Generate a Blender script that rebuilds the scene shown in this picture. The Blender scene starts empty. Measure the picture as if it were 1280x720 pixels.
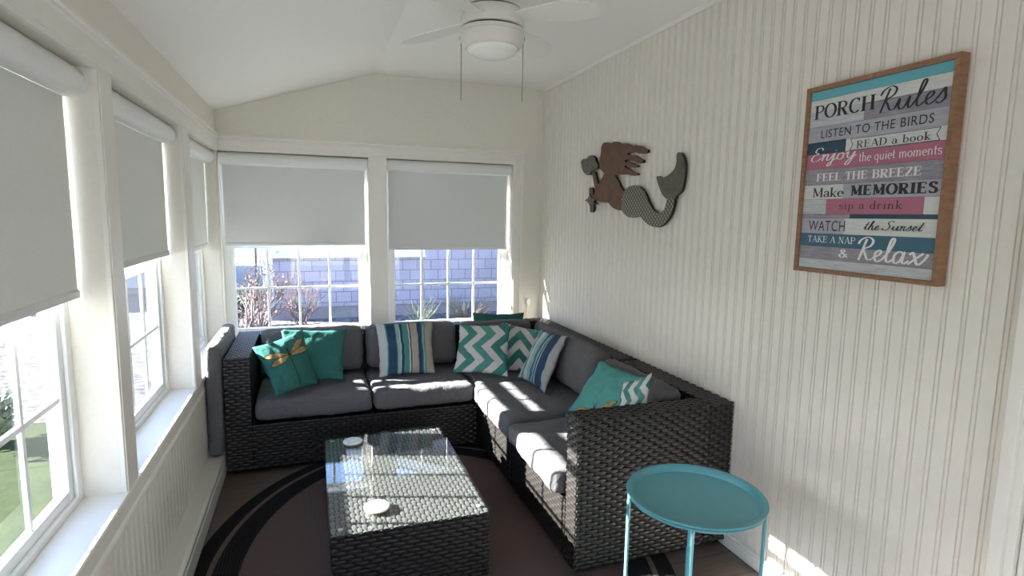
import bpy, bmesh, math, random
import numpy as np
from mathutils import Vector, Matrix, noise

# ------------------------------------------------------------------ camera, world, sun, exposure
S = bpy.context.scene
COL = S.collection
cd = bpy.data.cameras.new('camera')
cd.sensor_width = 36.0
cd.lens = 712.0 / 1280.0 * 36.0
cd.clip_start = 0.02
cd.clip_end = 400
cam = bpy.data.objects.new('camera', cd)
COL.objects.link(cam)
_Y = Vector((-252, -94, 712)).normalized()
_X = Vector((2010, -57, 712)); _X = (_X - _Y * _X.dot(_Y)).normalized()
_Z = _X.cross(_Y)
if _Z.y > 0: _Z = -_Z
cx = Vector((_X.x, _Y.x, _Z.x)); cy = -Vector((_X.y, _Y.y, _Z.y)); cz = -Vector((_X.z, _Y.z, _Z.z))
cam.matrix_world = Matrix(((cx.x, cy.x, cz.x, 0), (cx.y, cy.y, cz.y, 0), (cx.z, cy.z, cz.z, 1.5), (0, 0, 0, 1)))
S.camera = cam

S.view_settings.view_transform = 'Standard'
S.view_settings.look = 'None'
S.view_settings.gamma = 1.0
S.view_settings.use_curve_mapping = False
S.view_settings.exposure = 2.76
S.cycles.use_denoising = True
S.cycles.max_bounces = 14
S.cycles.diffuse_bounces = 8
S.cycles.transparent_max_bounces = 16
S.cycles.sample_clamp_indirect = 12

W = bpy.data.worlds.new('sky'); S.world = W
W.use_nodes = True
wn = W.node_tree.nodes; wl = W.node_tree.links
tc = wn.new('ShaderNodeTexCoord'); sx_ = wn.new('ShaderNodeSeparateXYZ'); wl.new(tc.outputs['Generated'], sx_.inputs[0])
rp_ = wn.new('ShaderNodeValToRGB'); wl.new(sx_.outputs['Z'], rp_.inputs[0])
els = [(0.0, (.72, .72, .72)), (.14, (.62, .67, .75)), (.40, (.30, .45, .78)), (.9, (.17, .31, .64))]
while len(rp_.color_ramp.elements) < len(els): rp_.color_ramp.elements.new(.5)
for e_, (p_, c_) in zip(rp_.color_ramp.elements, els): e_.position = p_; e_.color = (*c_, 1)
wl.new(rp_.outputs[0], wn['Background'].inputs[0])
wn['Background'].inputs[1].default_value = 1.1

sd = bpy.data.lights.new('sun', 'SUN'); sd.energy = 12.0; sd.angle = math.radians(0.55); sd.color = (1.0, 0.965, 0.91)
sun = bpy.data.objects.new('sun', sd); COL.objects.link(sun)
sun.rotation_euler = Vector((1.0, -0.32, -0.45)).to_track_quat('-Z', 'Y').to_euler()
sun.location = (-6, 4, 6)

# ------------------------------------------------------------------ helpers
def lin(c):
    return tuple((x / 12.92 if x <= 0.04045 else ((x + 0.055) / 1.055) ** 2.4) for x in c)
def hexc(h):
    h = h.lstrip('#'); return lin([int(h[i:i + 2], 16) / 255 for i in (0, 2, 4)])
def rgba(c): return (c[0], c[1], c[2], 1.0)

class NT:
    def __init__(s, name):
        s.m = bpy.data.materials.new(name); s.m.use_nodes = True
        s.n = s.m.node_tree.nodes; s.l = s.m.node_tree.links
        s.b = s.n['Principled BSDF']; s.o = s.n['Material Output']
    def put(s, sock, v):
        if isinstance(v, bpy.types.NodeSocket): s.l.new(v, sock)
        else: sock.default_value = v
    def math(s, op, a, b=0.0, c=0.0):
        n = s.n.new('ShaderNodeMath'); n.operation = op
        for i, v in enumerate((a, b, c)): s.put(n.inputs[i], v)
        return n.outputs[0]
    def coord(s, which='Object'):
        return s.n.new('ShaderNodeTexCoord').outputs[which]
    def sep(s, v):
        n = s.n.new('ShaderNodeSeparateXYZ'); s.l.new(v, n.inputs[0]); return n.outputs
    def noise(s, v, scale, detail=3, rough=.5, out='Fac'):
        n = s.n.new('ShaderNodeTexNoise'); s.l.new(v, n.inputs['Vector'])
        n.inputs['Scale'].default_value = scale; n.inputs['Detail'].default_value = detail; n.inputs['Roughness'].default_value = rough
        return n.outputs[out]
    def mapping(s, v, scale=(1, 1, 1), loc=(0, 0, 0)):
        n = s.n.new('ShaderNodeMapping'); s.l.new(v, n.inputs[0]); n.inputs['Scale'].default_value = scale; n.inputs['Location'].default_value = loc
        return n.outputs[0]
    def ramp(s, f, stops, interp='LINEAR'):
        n = s.n.new('ShaderNodeValToRGB'); s.put(n.inputs[0], f); r = n.color_ramp; r.interpolation = interp
        while len(r.elements) < len(stops): r.elements.new(0.5)
        for e, (p, c) in zip(r.elements, stops):
            e.position = p; e.color = rgba(c)
        return n.outputs[0]
    def mix(s, f, a, b):
        n = s.n.new('ShaderNodeMix'); n.data_type = 'RGBA'; s.put(n.inputs[0], f)
        s.put(n.inputs[6], rgba(a) if isinstance(a, tuple) else a); s.put(n.inputs[7], rgba(b) if isinstance(b, tuple) else b)
        return n.outputs[2]
    def bump(s, h, strength=.3, dist=.002):
        n = s.n.new('ShaderNodeBump'); s.l.new(h, n.inputs['Height']); n.inputs['Strength'].default_value = strength; n.inputs['Distance'].default_value = dist
        s.l.new(n.outputs[0], s.b.inputs['Normal'])
    def base(s, c, rough=.5, metal=0, spec=.5):
        s.put(s.b.inputs['Base Color'], rgba(c) if isinstance(c, tuple) else c)
        s.put(s.b.inputs['Roughness'], rough); s.b.inputs['Metallic'].default_value = metal
        s.b.inputs['Specular IOR Level'].default_value = spec
        return s

def simple(name, c, rough=.5, metal=0, spec=.5, nscale=None, namt=.08, bump=None):
    t = NT(name)
    if nscale:
        v = t.coord(); f = t.noise(v, nscale, 4)
        lo = tuple(x * (1 - namt) for x in c); hi = tuple(min(1, x * (1 + namt)) for x in c)
        col = t.ramp(f, [(.3, lo), (.7, hi)]); t.base(col, rough, metal, spec)
        if bump: t.bump(f, bump[0], bump[1])
    else: t.base(c, rough, metal, spec)
    return t.m

def link(name, me, parent=None):
    o = bpy.data.objects.new(name, me); COL.objects.link(o)
    if parent is not None: o.parent = parent
    return o

class MB:
    """collects shapes in world space; build() links them as one mesh object"""
    def __init__(s): s.v = []; s.f = []; s.mi = []; s.uv = None; s.n = 0
    def add(s, v, f, mi=0):
        v = np.asarray(v, float).reshape(-1, 3); s.v.append(v)
        for q in f: s.f.append(tuple(i + s.n for i in q)); s.mi.append(mi)
        s.n += len(v); return s
    def box(s, a, b, mi=0):
        x0, y0, z0 = a; x1, y1, z1 = b
        v = [(x0, y0, z0), (x1, y0, z0), (x1, y1, z0), (x0, y1, z0), (x0, y0, z1), (x1, y0, z1), (x1, y1, z1), (x0, y1, z1)]
        return s.add(v, [(3, 2, 1, 0), (4, 5, 6, 7), (0, 1, 5, 4), (1, 2, 6, 5), (2, 3, 7, 6), (3, 0, 4, 7)], mi)
    def prism(s, poly, fn, d0, d1, mi=0):
        """poly 2D points -> fn(a,b,d) 3D; extruded from d0 to d1"""
        n = len(poly)
        v = [fn(a, b, d0) for a, b in poly] + [fn(a, b, d1) for a, b in poly]
        f = [tuple(range(n - 1, -1, -1)), tuple(range(n, 2 * n))] + [(i, (i + 1) % n, n + (i + 1) % n, n + i) for i in range(n)]
        return s.add(v, f, mi)
    def lathe(s, prof, c, axis=Vector((0, 0, 1)), seg=48, mi=0, caps=True):
        q = Vector((0, 0, 1)).rotation_difference(axis)
        v = []
        for r, z in prof:
            for i in range(seg):
                a = 2 * math.pi * i / seg
                p = q @ Vector((r * math.cos(a), r * math.sin(a), z)); v.append((p.x + c[0], p.y + c[1], p.z + c[2]))
        f = []
        for k in range(len(prof) - 1):
            for i in range(seg):
                j = (i + 1) % seg; f.append((k * seg + i, k * seg + j, (k + 1) * seg + j, (k + 1) * seg + i))
        if caps:
            f.append(tuple(range(seg - 1, -1, -1))); f.append(tuple((len(prof) - 1) * seg + i for i in range(seg)))
        return s.add(v, f, mi)
    def tube(s, pts, r, seg=10, mi=0, r1=None):
        pts = [Vector(p) for p in pts]; n = len(pts); v = []; up = None
        for i, p in enumerate(pts):
            t = (pts[min(i + 1, n - 1)] - pts[max(i - 1, 0)]).normalized()
            if up is None:
                up = t.orthogonal().normalized()
            up = (up - t * up.dot(t)).normalized(); w = t.cross(up)
            rr = r if r1 is None else r + (r1 - r) * i / max(1, n - 1)
            for k in range(seg):
                a = 2 * math.pi * k / seg; v.append(p + up * (rr * math.cos(a)) + w * (rr * math.sin(a)))
        f = []
        for i in range(n - 1):
            for k in range(seg):
                j = (k + 1) % seg; f.append((i * seg + k, i * seg + j, (i + 1) * seg + j, (i + 1) * seg + k))
        f.append(tuple(range(seg - 1, -1, -1))); f.append(tuple((n - 1) * seg + k for k in range(seg)))
        return s.add([tuple(p) for p in v], f, mi)
    def build(s, name, mats, parent=None, smooth=False, bevel=0, auto=None, fix=True):
        me = bpy.data.meshes.new(name)
        me.from_pydata(np.concatenate(s.v).tolist(), [], s.f)
        if not isinstance(mats, (list, tuple)): mats = [mats]
        for m in mats: me.materials.append(m)
        me.polygons.foreach_set('material_index', s.mi)
        if fix:
            bm = bmesh.new(); bm.from_mesh(me)
            bmesh.ops.recalc_face_normals(bm, faces=bm.faces); bm.to_mesh(me); bm.free()
        if smooth: me.polygons.foreach_set('use_smooth', [True] * len(me.polygons))
        me.update()
        if auto: me.set_sharp_from_angle(angle=math.radians(auto))
        o = link(name, me, None)
        if parent is not None: put_under(o, parent)
        if bevel:
            b = o.modifiers.new('bevel', 'BEVEL'); b.width = bevel; b.segments = 2; b.limit_method = 'ANGLE'; b.angle_limit = math.radians(40)
        return o

def put_under(o, parent):
    o.parent = parent
    o.matrix_parent_inverse = Matrix.Translation(-world_loc(parent))
def world_loc(p):
    t = Vector((0, 0, 0))
    while p is not None:
        if p.type == 'EMPTY': t += p.location
        p = p.parent
    return t
def tag(o, label=None, cat=None, group=None, kind=None):
    if label: o['label'] = label
    if cat: o['category'] = cat
    if group: o['group'] = group
    if kind: o['kind'] = kind
    return o
def thing(name, label, cat, loc, group=None):
    e = bpy.data.objects.new(name, None); COL.objects.link(e); e.location = loc; e.empty_display_size = .1
    return tag(e, label, cat, group)
def struct(o): o['kind'] = 'structure'; return o

# ------------------------------------------------------------------ dimensions of the porch
XL, XR, YB, YF = -0.593, 1.785, 4.371, -1.7
ZL, ZC, XRIDGE = 2.169, 2.507, 0.463
HEAD, SILL = 1.91, 0.60
TH = 0.17
GZ_ = -.27

# ------------------------------------------------------------------ materials
M_wall = simple('cream_wall_paint', (0.745, 0.705, 0.63), .6, nscale=60, namt=.02, bump=(.08, .001))
M_ceil = simple('ceiling_paint', (0.86, 0.85, 0.825), .75, nscale=120, namt=.02, bump=(.15, .001))
M_trim = simple('cream_trim_paint', (0.775, 0.745, 0.69), .38, nscale=20, namt=.015)
M_bead = simple('cream_beadboard_paint', (0.75, 0.71, 0.645), .42, nscale=25, namt=.02)
M_vinyl = simple('white_vinyl', (0.82, 0.83, 0.82), .3)
M_heat = simple('heater_enamel', (0.66, 0.655, 0.6), .4)
M_dark = simple('dark_gap', (0.01, 0.01, 0.01), .8)
M_fan = simple('fan_white_enamel', (0.72, 0.70, 0.64), .35)
M_blade = simple('fan_blade_white', (0.76, 0.76, 0.72), .45)
M_opal = simple('opal_glass', (0.82, 0.82, 0.8), .25)

def glass_mat(name, tint, ior=1.5, rough=0.0):
    t = NT(name)
    tr = t.n.new('ShaderNodeBsdfTransparent'); tr.inputs[0].default_value = rgba(tint)
    gl = t.n.new('ShaderNodeBsdfGlossy'); gl.inputs['Roughness'].default_value = rough
    lw = t.n.new('ShaderNodeLayerWeight'); lw.inputs['Blend'].default_value = .5
    r0 = ((ior - 1) / (ior + 1)) ** 2                      # Schlick, the same on both faces of the slab
    f2 = t.math('ADD', t.math('MULTIPLY', t.math('POWER', lw.outputs['Facing'], 5.0), (1 - r0) * .9), r0)
    mx = t.n.new('ShaderNodeMixShader')
    t.l.new(f2, mx.inputs[0]); t.l.new(tr.outputs[0], mx.inputs[1]); t.l.new(gl.outputs[0], mx.inputs[2])
    t.l.new(mx.outputs[0], t.o.inputs[0])
    return t.m
M_glass = glass_mat('window_glass', (.95, .97, .97))
M_tglass = glass_mat('table_glass', (.965, .98, .975), 1.55)
M_tedge = simple('glass_edge', (.35, .45, .43), .1)

def shade_mat():
    t = NT('roller_shade_fabric')
    v = t.coord(); f = t.noise(t.mapping(v, (300, 300, 300)), 1, 2)
    c = t.ramp(f, [(.3, (.68, .69, .675)), (.7, (.74, .75, .735))])
    t.base(c, .8)
    tl = t.n.new('ShaderNodeBsdfTranslucent'); tl.inputs[0].default_value = (.5, .52, .5, 1)
    mx = t.n.new('ShaderNodeMixShader'); mx.inputs[0].default_value = .04
    t.l.new(t.b.outputs[0], mx.inputs[1]); t.l.new(tl.outputs[0], mx.inputs[2]); t.l.new(mx.outputs[0], t.o.inputs[0])
    return t.m
M_shade = shade_mat()

def floor_mat():
    t = NT('dark_wood_planks')
    v = t.coord()
    br = t.n.new('ShaderNodeTexBrick'); t.l.new(v, br.inputs['Vector'])
    br.inputs['Scale'].default_value = 1; br.inputs['Brick Width'].default_value = 1.2; br.inputs['Row Height'].default_value = .15
    br.inputs['Mortar Size'].default_value = .002; br.inputs['Color1'].default_value = (.12, .088, .072, 1); br.inputs['Color2'].default_value = (.165, .125, .102, 1); br.inputs['Mortar'].default_value = (.02, .015, .012, 1)
    g = t.noise(t.mapping(v, (3, 40, 10)), 2, 5)
    c = t.mix(t.math('MULTIPLY', g, .7), br.outputs[0], (.035, .026, .022))
    t.base(c, .5); t.bump(g, .15, .001)
    return t.m
M_floor = floor_mat()

def wicker_mat():
    t = NT('black_resin_wicker')
    f = t.noise(t.coord(), 90, 3)
    c = t.ramp(f, [(.3, (.0082, .0063, .0055)), (.75, (.0155, .0122, .0107))])
    t.base(c, .40, spec=.5); t.bump(f, .15, .0005)
    return t.m
M_wick = wicker_mat()
def wicker_sunlit():
    t = NT('sunlit_grey_wicker'); f = t.noise(t.coord(), 90, 3)
    t.base(t.ramp(f, [(.3, (.085, .085, .083)), (.75, (.13, .13, .127))]), .4); return t.m
M_wick_sun = wicker_sunlit()  # grey table-top weave, its colour raised to stand in for sunlight
M_core = simple('wicker_core_shadow', (.006, .0055, .005), .7, spec=.2)

def cloth(name, c, nscale=900, namt=.18, wr=None):
    t = NT(name); v = t.coord()
    f = t.noise(v, nscale, 2); g = t.noise(v, 9, 4)
    lo = tuple(x * (1 - namt) for x in c); hi = tuple(min(1, x * (1 + namt)) for x in c)
    col = t.ramp(f, [(.3, lo), (.7, hi)])
    col = t.mix(t.math('MULTIPLY', g, .25), col, tuple(x * .75 for x in c))
    t.base(col, .9, spec=.15)
    w = t.noise(t.mapping(v, (6, 6, 10)), 1.6, 5, .55)
    rd = t.math('ABSOLUTE', t.math('SUBTRACT', w, .5))
    h = t.math('ADD', t.math('MULTIPLY', f, .12), t.math('ADD', t.math('MULTIPLY', g, .5), t.math('MULTIPLY', t.math('MINIMUM', rd, .09), 9.0)))
    t.bump(h, .4, .008)
    t.b.inputs['Sheen Weight'].default_value = .08
    return t.m
M_grey = cloth('charcoal_cushion_fabric', (.104, .100, .106))
M_greyl = cloth('grey_cushion_fabric', (.13, .128, .134))

# ------------------------------------------------------------------ room shell
b = MB(); b.box((XL - .3, YF - .2, -.06), (XR + .2, YB + .2, 0)); struct(b.build('floor', M_floor))
prof = [(XL - .25, ZL - .12), (XL, ZL), (XRIDGE, ZC), (XR + .2, ZC), (XR + .2, ZC + .12), (XRIDGE, ZC + .14), (XL - .25, ZL + .02)]
b = MB(); b.prism(prof, lambda a, c, d: (a, d, c), YF - .2, YB + .2); struct(b.build('ceiling', M_ceil))

# left wall: openings in y between SILL and HEAD
OPL = [(-0.20, 0.86), (1.00, 2.04), (2.165, 3.205), (3.37, 4.345)]
b = MB()
xo = XL - TH
b.box((xo, YF, 0), (XL, YB + TH, SILL - .005)); b.box((xo, YF, HEAD), (XL, YB + TH, ZL + .02))
ys = [YF] + [y for o in OPL for y in o] + [YB + TH]
for i in range(0, len(ys), 2): b.box((xo, ys[i], SILL - .005), (XL, ys[i + 1], HEAD))
struct(b.build('wall_left', M_wall))
# back wall
OPB = [(-0.588, 0.408), (0.541, 1.533)]
b = MB(); yo = YB + TH
b.box((XL, YB, 0), (XR, yo, SILL - .005)); 
b.prism([(XL, HEAD), (XR, HEAD), (XR, ZC + .02), (XRIDGE, ZC + .02), (XL, ZL + .02)], lambda a, c, d: (a, d, c), YB, yo)
xs = [XL, OPB[0][0], OPB[0][1], OPB[1][0], OPB[1][1], XR]
for i in range(0, 6, 2): b.box((xs[i], YB, SILL - .005), (xs[i + 1], yo, HEAD))
struct(b.build('wall_back', M_wall))
# front wall behind the viewer
b = MB(); b.prism([(XL, 2.08), (XR, 2.08), (XR, ZC + .02), (XRIDGE, ZC + .02), (XL, ZL + .02)], lambda a, c, d: (a, d, c), YF - .12, YF)
b.box((XL, YF - .12, 0), (-.42, YF, 2.08)); b.box((1.62, YF - .12, 0), (XR, YF, 2.08))
struct(b.build('wall_front', M_wall))
b = MB()
for x0, x1 in ((-.418, -.35), (.55, .65), (1.55, 1.618)): b.box((x0, YF - .09, .001), (x1, YF - .03, 2.078))
b.box((-.35, YF - .09, .001), (1.55, YF - .03, .12)); b.box((-.35, YF - .09, 1.99), (1.55, YF - .03, 2.078))
d2 = struct(b.build('added_fill_door', M_vinyl))  # unseen glazed door, added to let in fill daylight
b = MB(); b.box((-.352, YF - .063, .118), (.552, YF - .061, 1.992)); b.build('glass_pane', M_glass, d2)
b = MB(); b.box((.648, YF - .063, .118), (1.552, YF - .061, 1.992)); b.build('glass_pane', M_glass, d2)
# right wall: beadboard, real grooves
def bead_profile(y0, y1, pitch, depth=.0045):
    pts = [(y0, 0)]; y = y0 + pitch * .5
    while y + .02 < y1:
        pts += [(y, 0), (y + .0012, depth), (y + .0048, depth), (y + .006, .0005), (y + .0125, .0002), (y + .0137, depth), (y + .0173, depth), (y + .0185, 0)]
        y += pitch
    pts.append((y1, 0)); return pts
pp = bead_profile(0.955, YB, .0556)
b = MB()
poly = [(y, XR + d) for y, d in pp] + [(YB, XR + .14), (0.955, XR + .14)]
nn = len(pp)
v = [(x, y, 0) for y, x in poly] + [(x, y, ZC) for y, x in poly]; n = len(poly)
b.add(v, [(i, (i + 1) % n, n + (i + 1) % n, n + i) for i in range(n)] + [tuple(range(n)), tuple(range(2 * n - 1, n - 1, -1))])
b.box((XR, YF, 0), (XR + .14, -.02, ZC)); b.box((XR, -.02, 2.081), (XR + .14, .955, ZC)); b.box((XR, .901, 0), (XR + .14, .955, 2.08))
struct(b.build('wall_right', M_bead))
b = MB(); b.box((XR - .016, 0.955, 0), (XR - .0005, YB, .055)); b.box((XR - .012, 0.955, .055), (XR - .0005, YB, .068))
struct(b.build('baseboard_right', M_trim, bevel=.003))
b = MB(); b.prism([(0, 0), (-.018, 0), (-.016, -.008), (-.006, -.02), (0, -.022)], lambda a, c, d: (XR - .0005 + a, d, ZC - .001 + c), 0.955, YB)
struct(b.build('trim_1', M_trim))
# door on the right wall, at the very edge of the picture
b = MB()
b.box((XR - .016, .900, 0), (XR - .0005, .955, 2.10)); b.box((XR - .030, .922, 0), (XR - .0005, .958, 2.11)); b.box((XR, .885, 0), (XR + .13, .900, 2.08)); b.box((XR - .02, -.11, 0), (XR - .0005, -.02, 2.10)); b.box((XR - .02, -.02, 2.02), (XR - .0005, .90, 2.10))
struct(b.build('trim_2', M_trim, bevel=.004))
d1 = MB(); d1.box((XR + .05, -.018, .005), (XR + .09, .884, 2.075)); d1 = d1.build('door_1', simple('door_grey', (.11, .10, .105), .5), bevel=.003); struct(d1)
h = MB(); h.lathe([(.0, 0), (.026, 0), (.026, .006), (.01, .012), (.01, .04), (.026, .046), (.03, .06), (.02, .075), (0, .078)], (XR + .05, .06, 1.0), Vector((-1, 0, 0)), 24, caps=False)
h.build('door_knob', simple('satin_nickel', (.5, .48, .44), .3, 1), d1, smooth=True)

# casings: stepped head trim, posts, aprons
def step_head(y=True):
    # (out, z) profile of head casing
    return [(0, HEAD - .002), (.014, HEAD - .002), (.014, HEAD + .012), (.018, HEAD + .014), (.018, HEAD + .072), (.024, HEAD + .078), (.024, HEAD + .086), (.030, HEAD + .092), (.030, HEAD + .103), (0, HEAD + .104)]
b = MB(); b.prism(step_head(), lambda a, c, d: (XL + a, d, c), YF, YB - .031); struct(b.build('trim_3', M_trim))
b = MB(); b.prism(step_head(), lambda a, c, d: (d, YB - a, c), XL, 1.622); struct(b.build('trim_4', M_trim))
k = 5
for y0, y1 in [(.87, .99), (2.042, 2.163), (3.207, 3.368)]:
    b = MB(); b.box((XL - .001, y0 - .002, SILL), (XL + .014, y1 + .002, HEAD - .002)); b.box((XL + .0135, y0 + .006, SILL), (XL + .018, y1 - .006, HEAD - .002))
    struct(b.build('trim_%d' % k, M_trim, bevel=.002)); k += 1
b = MB(); b.box((.409, YB - .016, SILL), (.540, YB + .001, HEAD - .002)); struct(b.build('trim_8', M_trim, bevel=.002))
b = MB(); b.box((1.534, YB - .014, SILL), (1.622, YB + .001, HEAD - .002)); b.box((1.545, YB - .019, SILL), (1.622, YB - .013, HEAD + .1)); b.box((1.595, YB - .026, SILL), (1.622, YB - .018, HEAD + .103)); struct(b.build('trim_9', M_trim, bevel=.002))
# stools and aprons
sl = [(-.135, SILL), (.018, SILL), (.022, SILL - .006), (.022, SILL - .02), (.016, SILL - .024), (.014, SILL - .05), (.010, SILL - .078), (.016, SILL - .086), (.016, SILL - .1), (0, SILL - .104), (0, SILL - .024), (-.135, SILL - .024)]
# kept just above the masonry of the wall below
b = MB()
b.prism([(-.115, SILL - .004), (-.115, SILL), (.019, SILL), (.022, SILL - .006), (.022, SILL - .018), (.016, SILL - .024), (.013, SILL - .03), (.0005, SILL - .03), (.0005, SILL - .004)], lambda a, c, d: (XL + a, d, c), YF, YB - .001)
struct(b.build('trim_10', M_trim))
b = MB()
b.prism([(.0005, SILL - .03), (.012, SILL - .03), (.012, SILL - .072), (.017, SILL - .078), (.02, SILL - .086), (.017, SILL - .096), (.010, SILL - .1), (.0005, SILL - .1)], lambda a, c, d: (XL + a, d, c), YF, YB - .001)
struct(b.build('trim_11', M_trim))
b = MB(); b.box((XL + .03, YB - .03, SILL - .03), (1.64, YB + .1, SILL)); b.box((XL + .03, YB - .014, SILL - .1), (1.62, YB - .0005, SILL - .03)); struct(b.build('trim_12', M_trim, bevel=.004))
# wainscot beadboard under the left windows
pp = bead_profile(YF, YB - .001, .0556)
b = MB(); poly = [(y, XL + .012 - d) for y, d in pp] + [(YB - .001, XL + .0005), (YF, XL + .0005)]
n = len(poly); v = [(x, y, 0) for y, x in poly] + [(x, y, SILL - .1) for y, x in poly]
b.add(v, [(i, (i + 1) % n, n + (i + 1) % n, n + i) for i in range(n)] + [tuple(range(n)), tuple(range(2 * n - 1, n - 1, -1))])
struct(b.build('trim_13', M_bead))

m = MB(); m.box((-.93, 4.13, GZ_), (-.7640, 4.545, 2.1)); m.box((-.95, 4.11, GZ_), (-.764, 4.56, GZ_ + .25)); struct(m.build('trim_14', simple('pale_blue_post_paint', (.40, .46, .49), .5), bevel=.006))  # invented outside corner post, added to block part of the sun
# ------------------------------------------------------------------ windows
def window(idx, fn, w, ptop, bays=4):
    """fn(u, d, z): u along the wall 0..w, d depth outwards from the inner frame face."""
    def bx(mb, u0, u1, d0, d1, z0, z1):
        P = [fn(u, d, z) for z in (z0, z1) for d in (d0, d1) for u in (u0, u1)]
        mb.add(P, [(0, 1, 3, 2), (4, 6, 7, 5), (0, 4, 5, 1), (2, 3, 7, 6), (0, 2, 6, 4), (1, 5, 7, 3)])
    z0, z1 = SILL, HEAD
    fw = .032
    f = MB(); bx(f, 0, fw, 0, .068, z0, z1); bx(f, w - fw, w, 0, .068, z0, z1); bx(f, fw, w - fw, 0, .068, z1 - fw, z1); bx(f, fw, w - fw, 0, .068, z0, z0 + .022)
    bx(f, fw, fw + .008, -.0, .008, z0 + .022, z1 - fw); bx(f, w - fw - .008, w - fw, 0, .008, z0 + .022, z1 - fw)
    root = f.build('window_%d' % idx, M_vinyl, bevel=.002); struct(root)
    def sash(za, zb, d, rb, rt, name):
        m = MB(); st = .036; a, c = fw + .001, w - fw - .001; dd = .024
        bx(m, a, a + st, d, d + dd, za, zb); bx(m, c - st, c, d, d + dd, za, zb)
        bx(m, a + st, c - st, d, d + dd, za, za + rb); bx(m, a + st, c - st, d, d + dd, zb - rt, zb)
        pu0, pu1, pz0, pz1 = a + st, c - st, za + rb, zb - rt
        for i in range(1, bays):
            u = pu0 + (pu1 - pu0) * i / bays; bx(m, u - .008, u + .008, d + .006, d + .018, pz0, pz1)
        zm = (pz0 + pz1) / 2; bx(m, pu0, pu1, d + .0055, d + .0185, zm - .008, zm + .008)
        s_ = m.build(name, M_vinyl, root, bevel=.0015)
        g = MB(); bx(g, pu0 - .004, pu1 + .004, d + .0115, d + .0125, pz0 - .004, pz1 + .004)
        g.build('glass_pane', M_glass, s_)
    sash(z0 + .0225, ptop + .036, .012, .034, .036, 'lower_sash')
    sash(ptop, z1 - fw - .001, .040, .036, .036, 'upper_sash')
WX = -.695
for i, (y0, y1) in enumerate(OPL):
    window(i + 1, lambda u, d, z, y0=y0: (WX - d, y0 + .001 + u, z), y1 - y0 - .002, 1.222)
WY = 4.473
for i, (x0, x1) in enumerate(OPB):
    window(i + 5, lambda u, d, z, x0=x0: (x0 + .001 + u, WY + d, z), x1 - x0 - .002, 1.24)

# ------------------------------------------------------------------ roller blinds
M_cass = simple('blind_cassette_white', (.76, .77, .76), .45)
def blind(label, fn, w, zbot, group):
    """fn(u, d, z): d measured from the window frame towards the room"""
    e = thing('roller_blind', label, 'blind', fn(w / 2, .04, HEAD - .05), group)
    top = HEAD - .004; n = 12
    # rounded front: profile in (d, z)
    pr = [(.001, top), (.056, top)] + [(.056 + .034 * math.sin(math.pi * t / n), top - .042 + .042 * math.cos(math.pi * t / n)) for t in range(1, n)] + [(.056, top - .084), (.001, top - .084)]
    m = MB(); g = .004; m.prism(pr, lambda a, c, d: fn(d, a, c), g, w - g); m.build('cassette', M_cass, e, smooth=True, auto=35)
    for u0, u1 in ((.0005, g - .0003), (w - g + .0003, w - .0005)):
        m = MB(); m.prism([(a * 1.02, c + (.001 if c < top - .04 else 0)) for a, c in pr], lambda a, c, d: fn(d, a, c), u0, u1)
        m.build('end_cap', M_vinyl, e)
    m = MB(); s0 = .018
    def bx(mb, u0, u1, d0, d1, z0, z1):
        P = [fn(u, d, z) for z in (z0, z1) for d in (d0, d1) for u in (u0, u1)]
        mb.add(P, [(0, 1, 3, 2), (4, 6, 7, 5), (0, 4, 5, 1), (2, 3, 7, 6), (0, 2, 6, 4), (1, 5, 7, 3)])
    bx(m, s0, w - s0, .030, .0315, zbot + .001, top - .085); m.build('shade_fabric', M_shade, e)
    m = MB(); m.prism([(.026, zbot), (.036, zbot), (.037, zbot + .004), (.037, zbot + .02), (.033, zbot + .024), (.028, zbot + .024), (.0255, zbot + .02)], lambda a, c, d: fn(d, a, c), s0, w - s0)
    m.build('hem_bar', M_shade, e)
    return e
LB = [(1.24, 'half lowered white roller blind added outside the picture to cut light, left wall beside the viewer'), (1.238, 'half lowered white roller blind nearest the viewer on the left wall'), (1.284, 'half lowered white roller blind on the middle window of the left wall'), (1.262, 'narrow looking white roller blind on the left wall window beside the corner')]  # first blind is unseen, added to hold back window light
for (y0, y1), zl_ in zip(OPL, LB):
    if zl_ is None: continue                               # wholly behind the viewer
    zb, lab = zl_
    blind(lab, lambda u, d, z, y0=y0: (WX + .002 + d, y0 + .003 + u, z), y1 - y0 - .006, zb, 'roller blinds')
BB = [(1.262, 'half lowered grey white roller blind on the left back window above the dragonfly pillow'), (1.228, 'half lowered grey white roller blind on the right back window above the chevron pillow')]
for (x0, x1), (zb, lab) in zip(OPB, BB):
    blind(lab, lambda u, d, z, x0=x0: (x0 + .003 + u, WY - .002 - d, z), x1 - x0 - .006, zb, 'roller blinds')

# cord cleat on the back wall
e = thing('cord_holder', 'small white oval cord holder on the back wall right of the window', 'cord holder', (1.683, YB - .012, .79))
m = MB(); pts = [(.014 * math.copysign(abs(math.cos(t)) ** .6, math.cos(t)), .032 * math.copysign(abs(math.sin(t)) ** .9, math.sin(t))) for t in np.linspace(0, 2 * math.pi, 28, endpoint=False)]
m.prism(pts, lambda a, c, d: (1.683 + a, d, .795 + c), YB - .022, YB - .0006); m.build('housing', M_vinyl, e, bevel=.004)
m = MB(); m.tube([(1.683, YB - .008, .766), (1.679, YB - .007, .745), (1.672, YB - .006, .71), (1.67, YB - .006, .64), (1.673, YB - .006, .58), (1.68, YB - .006, .5)], .0017, 8); m.build('cord', M_vinyl, e, smooth=True)

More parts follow.
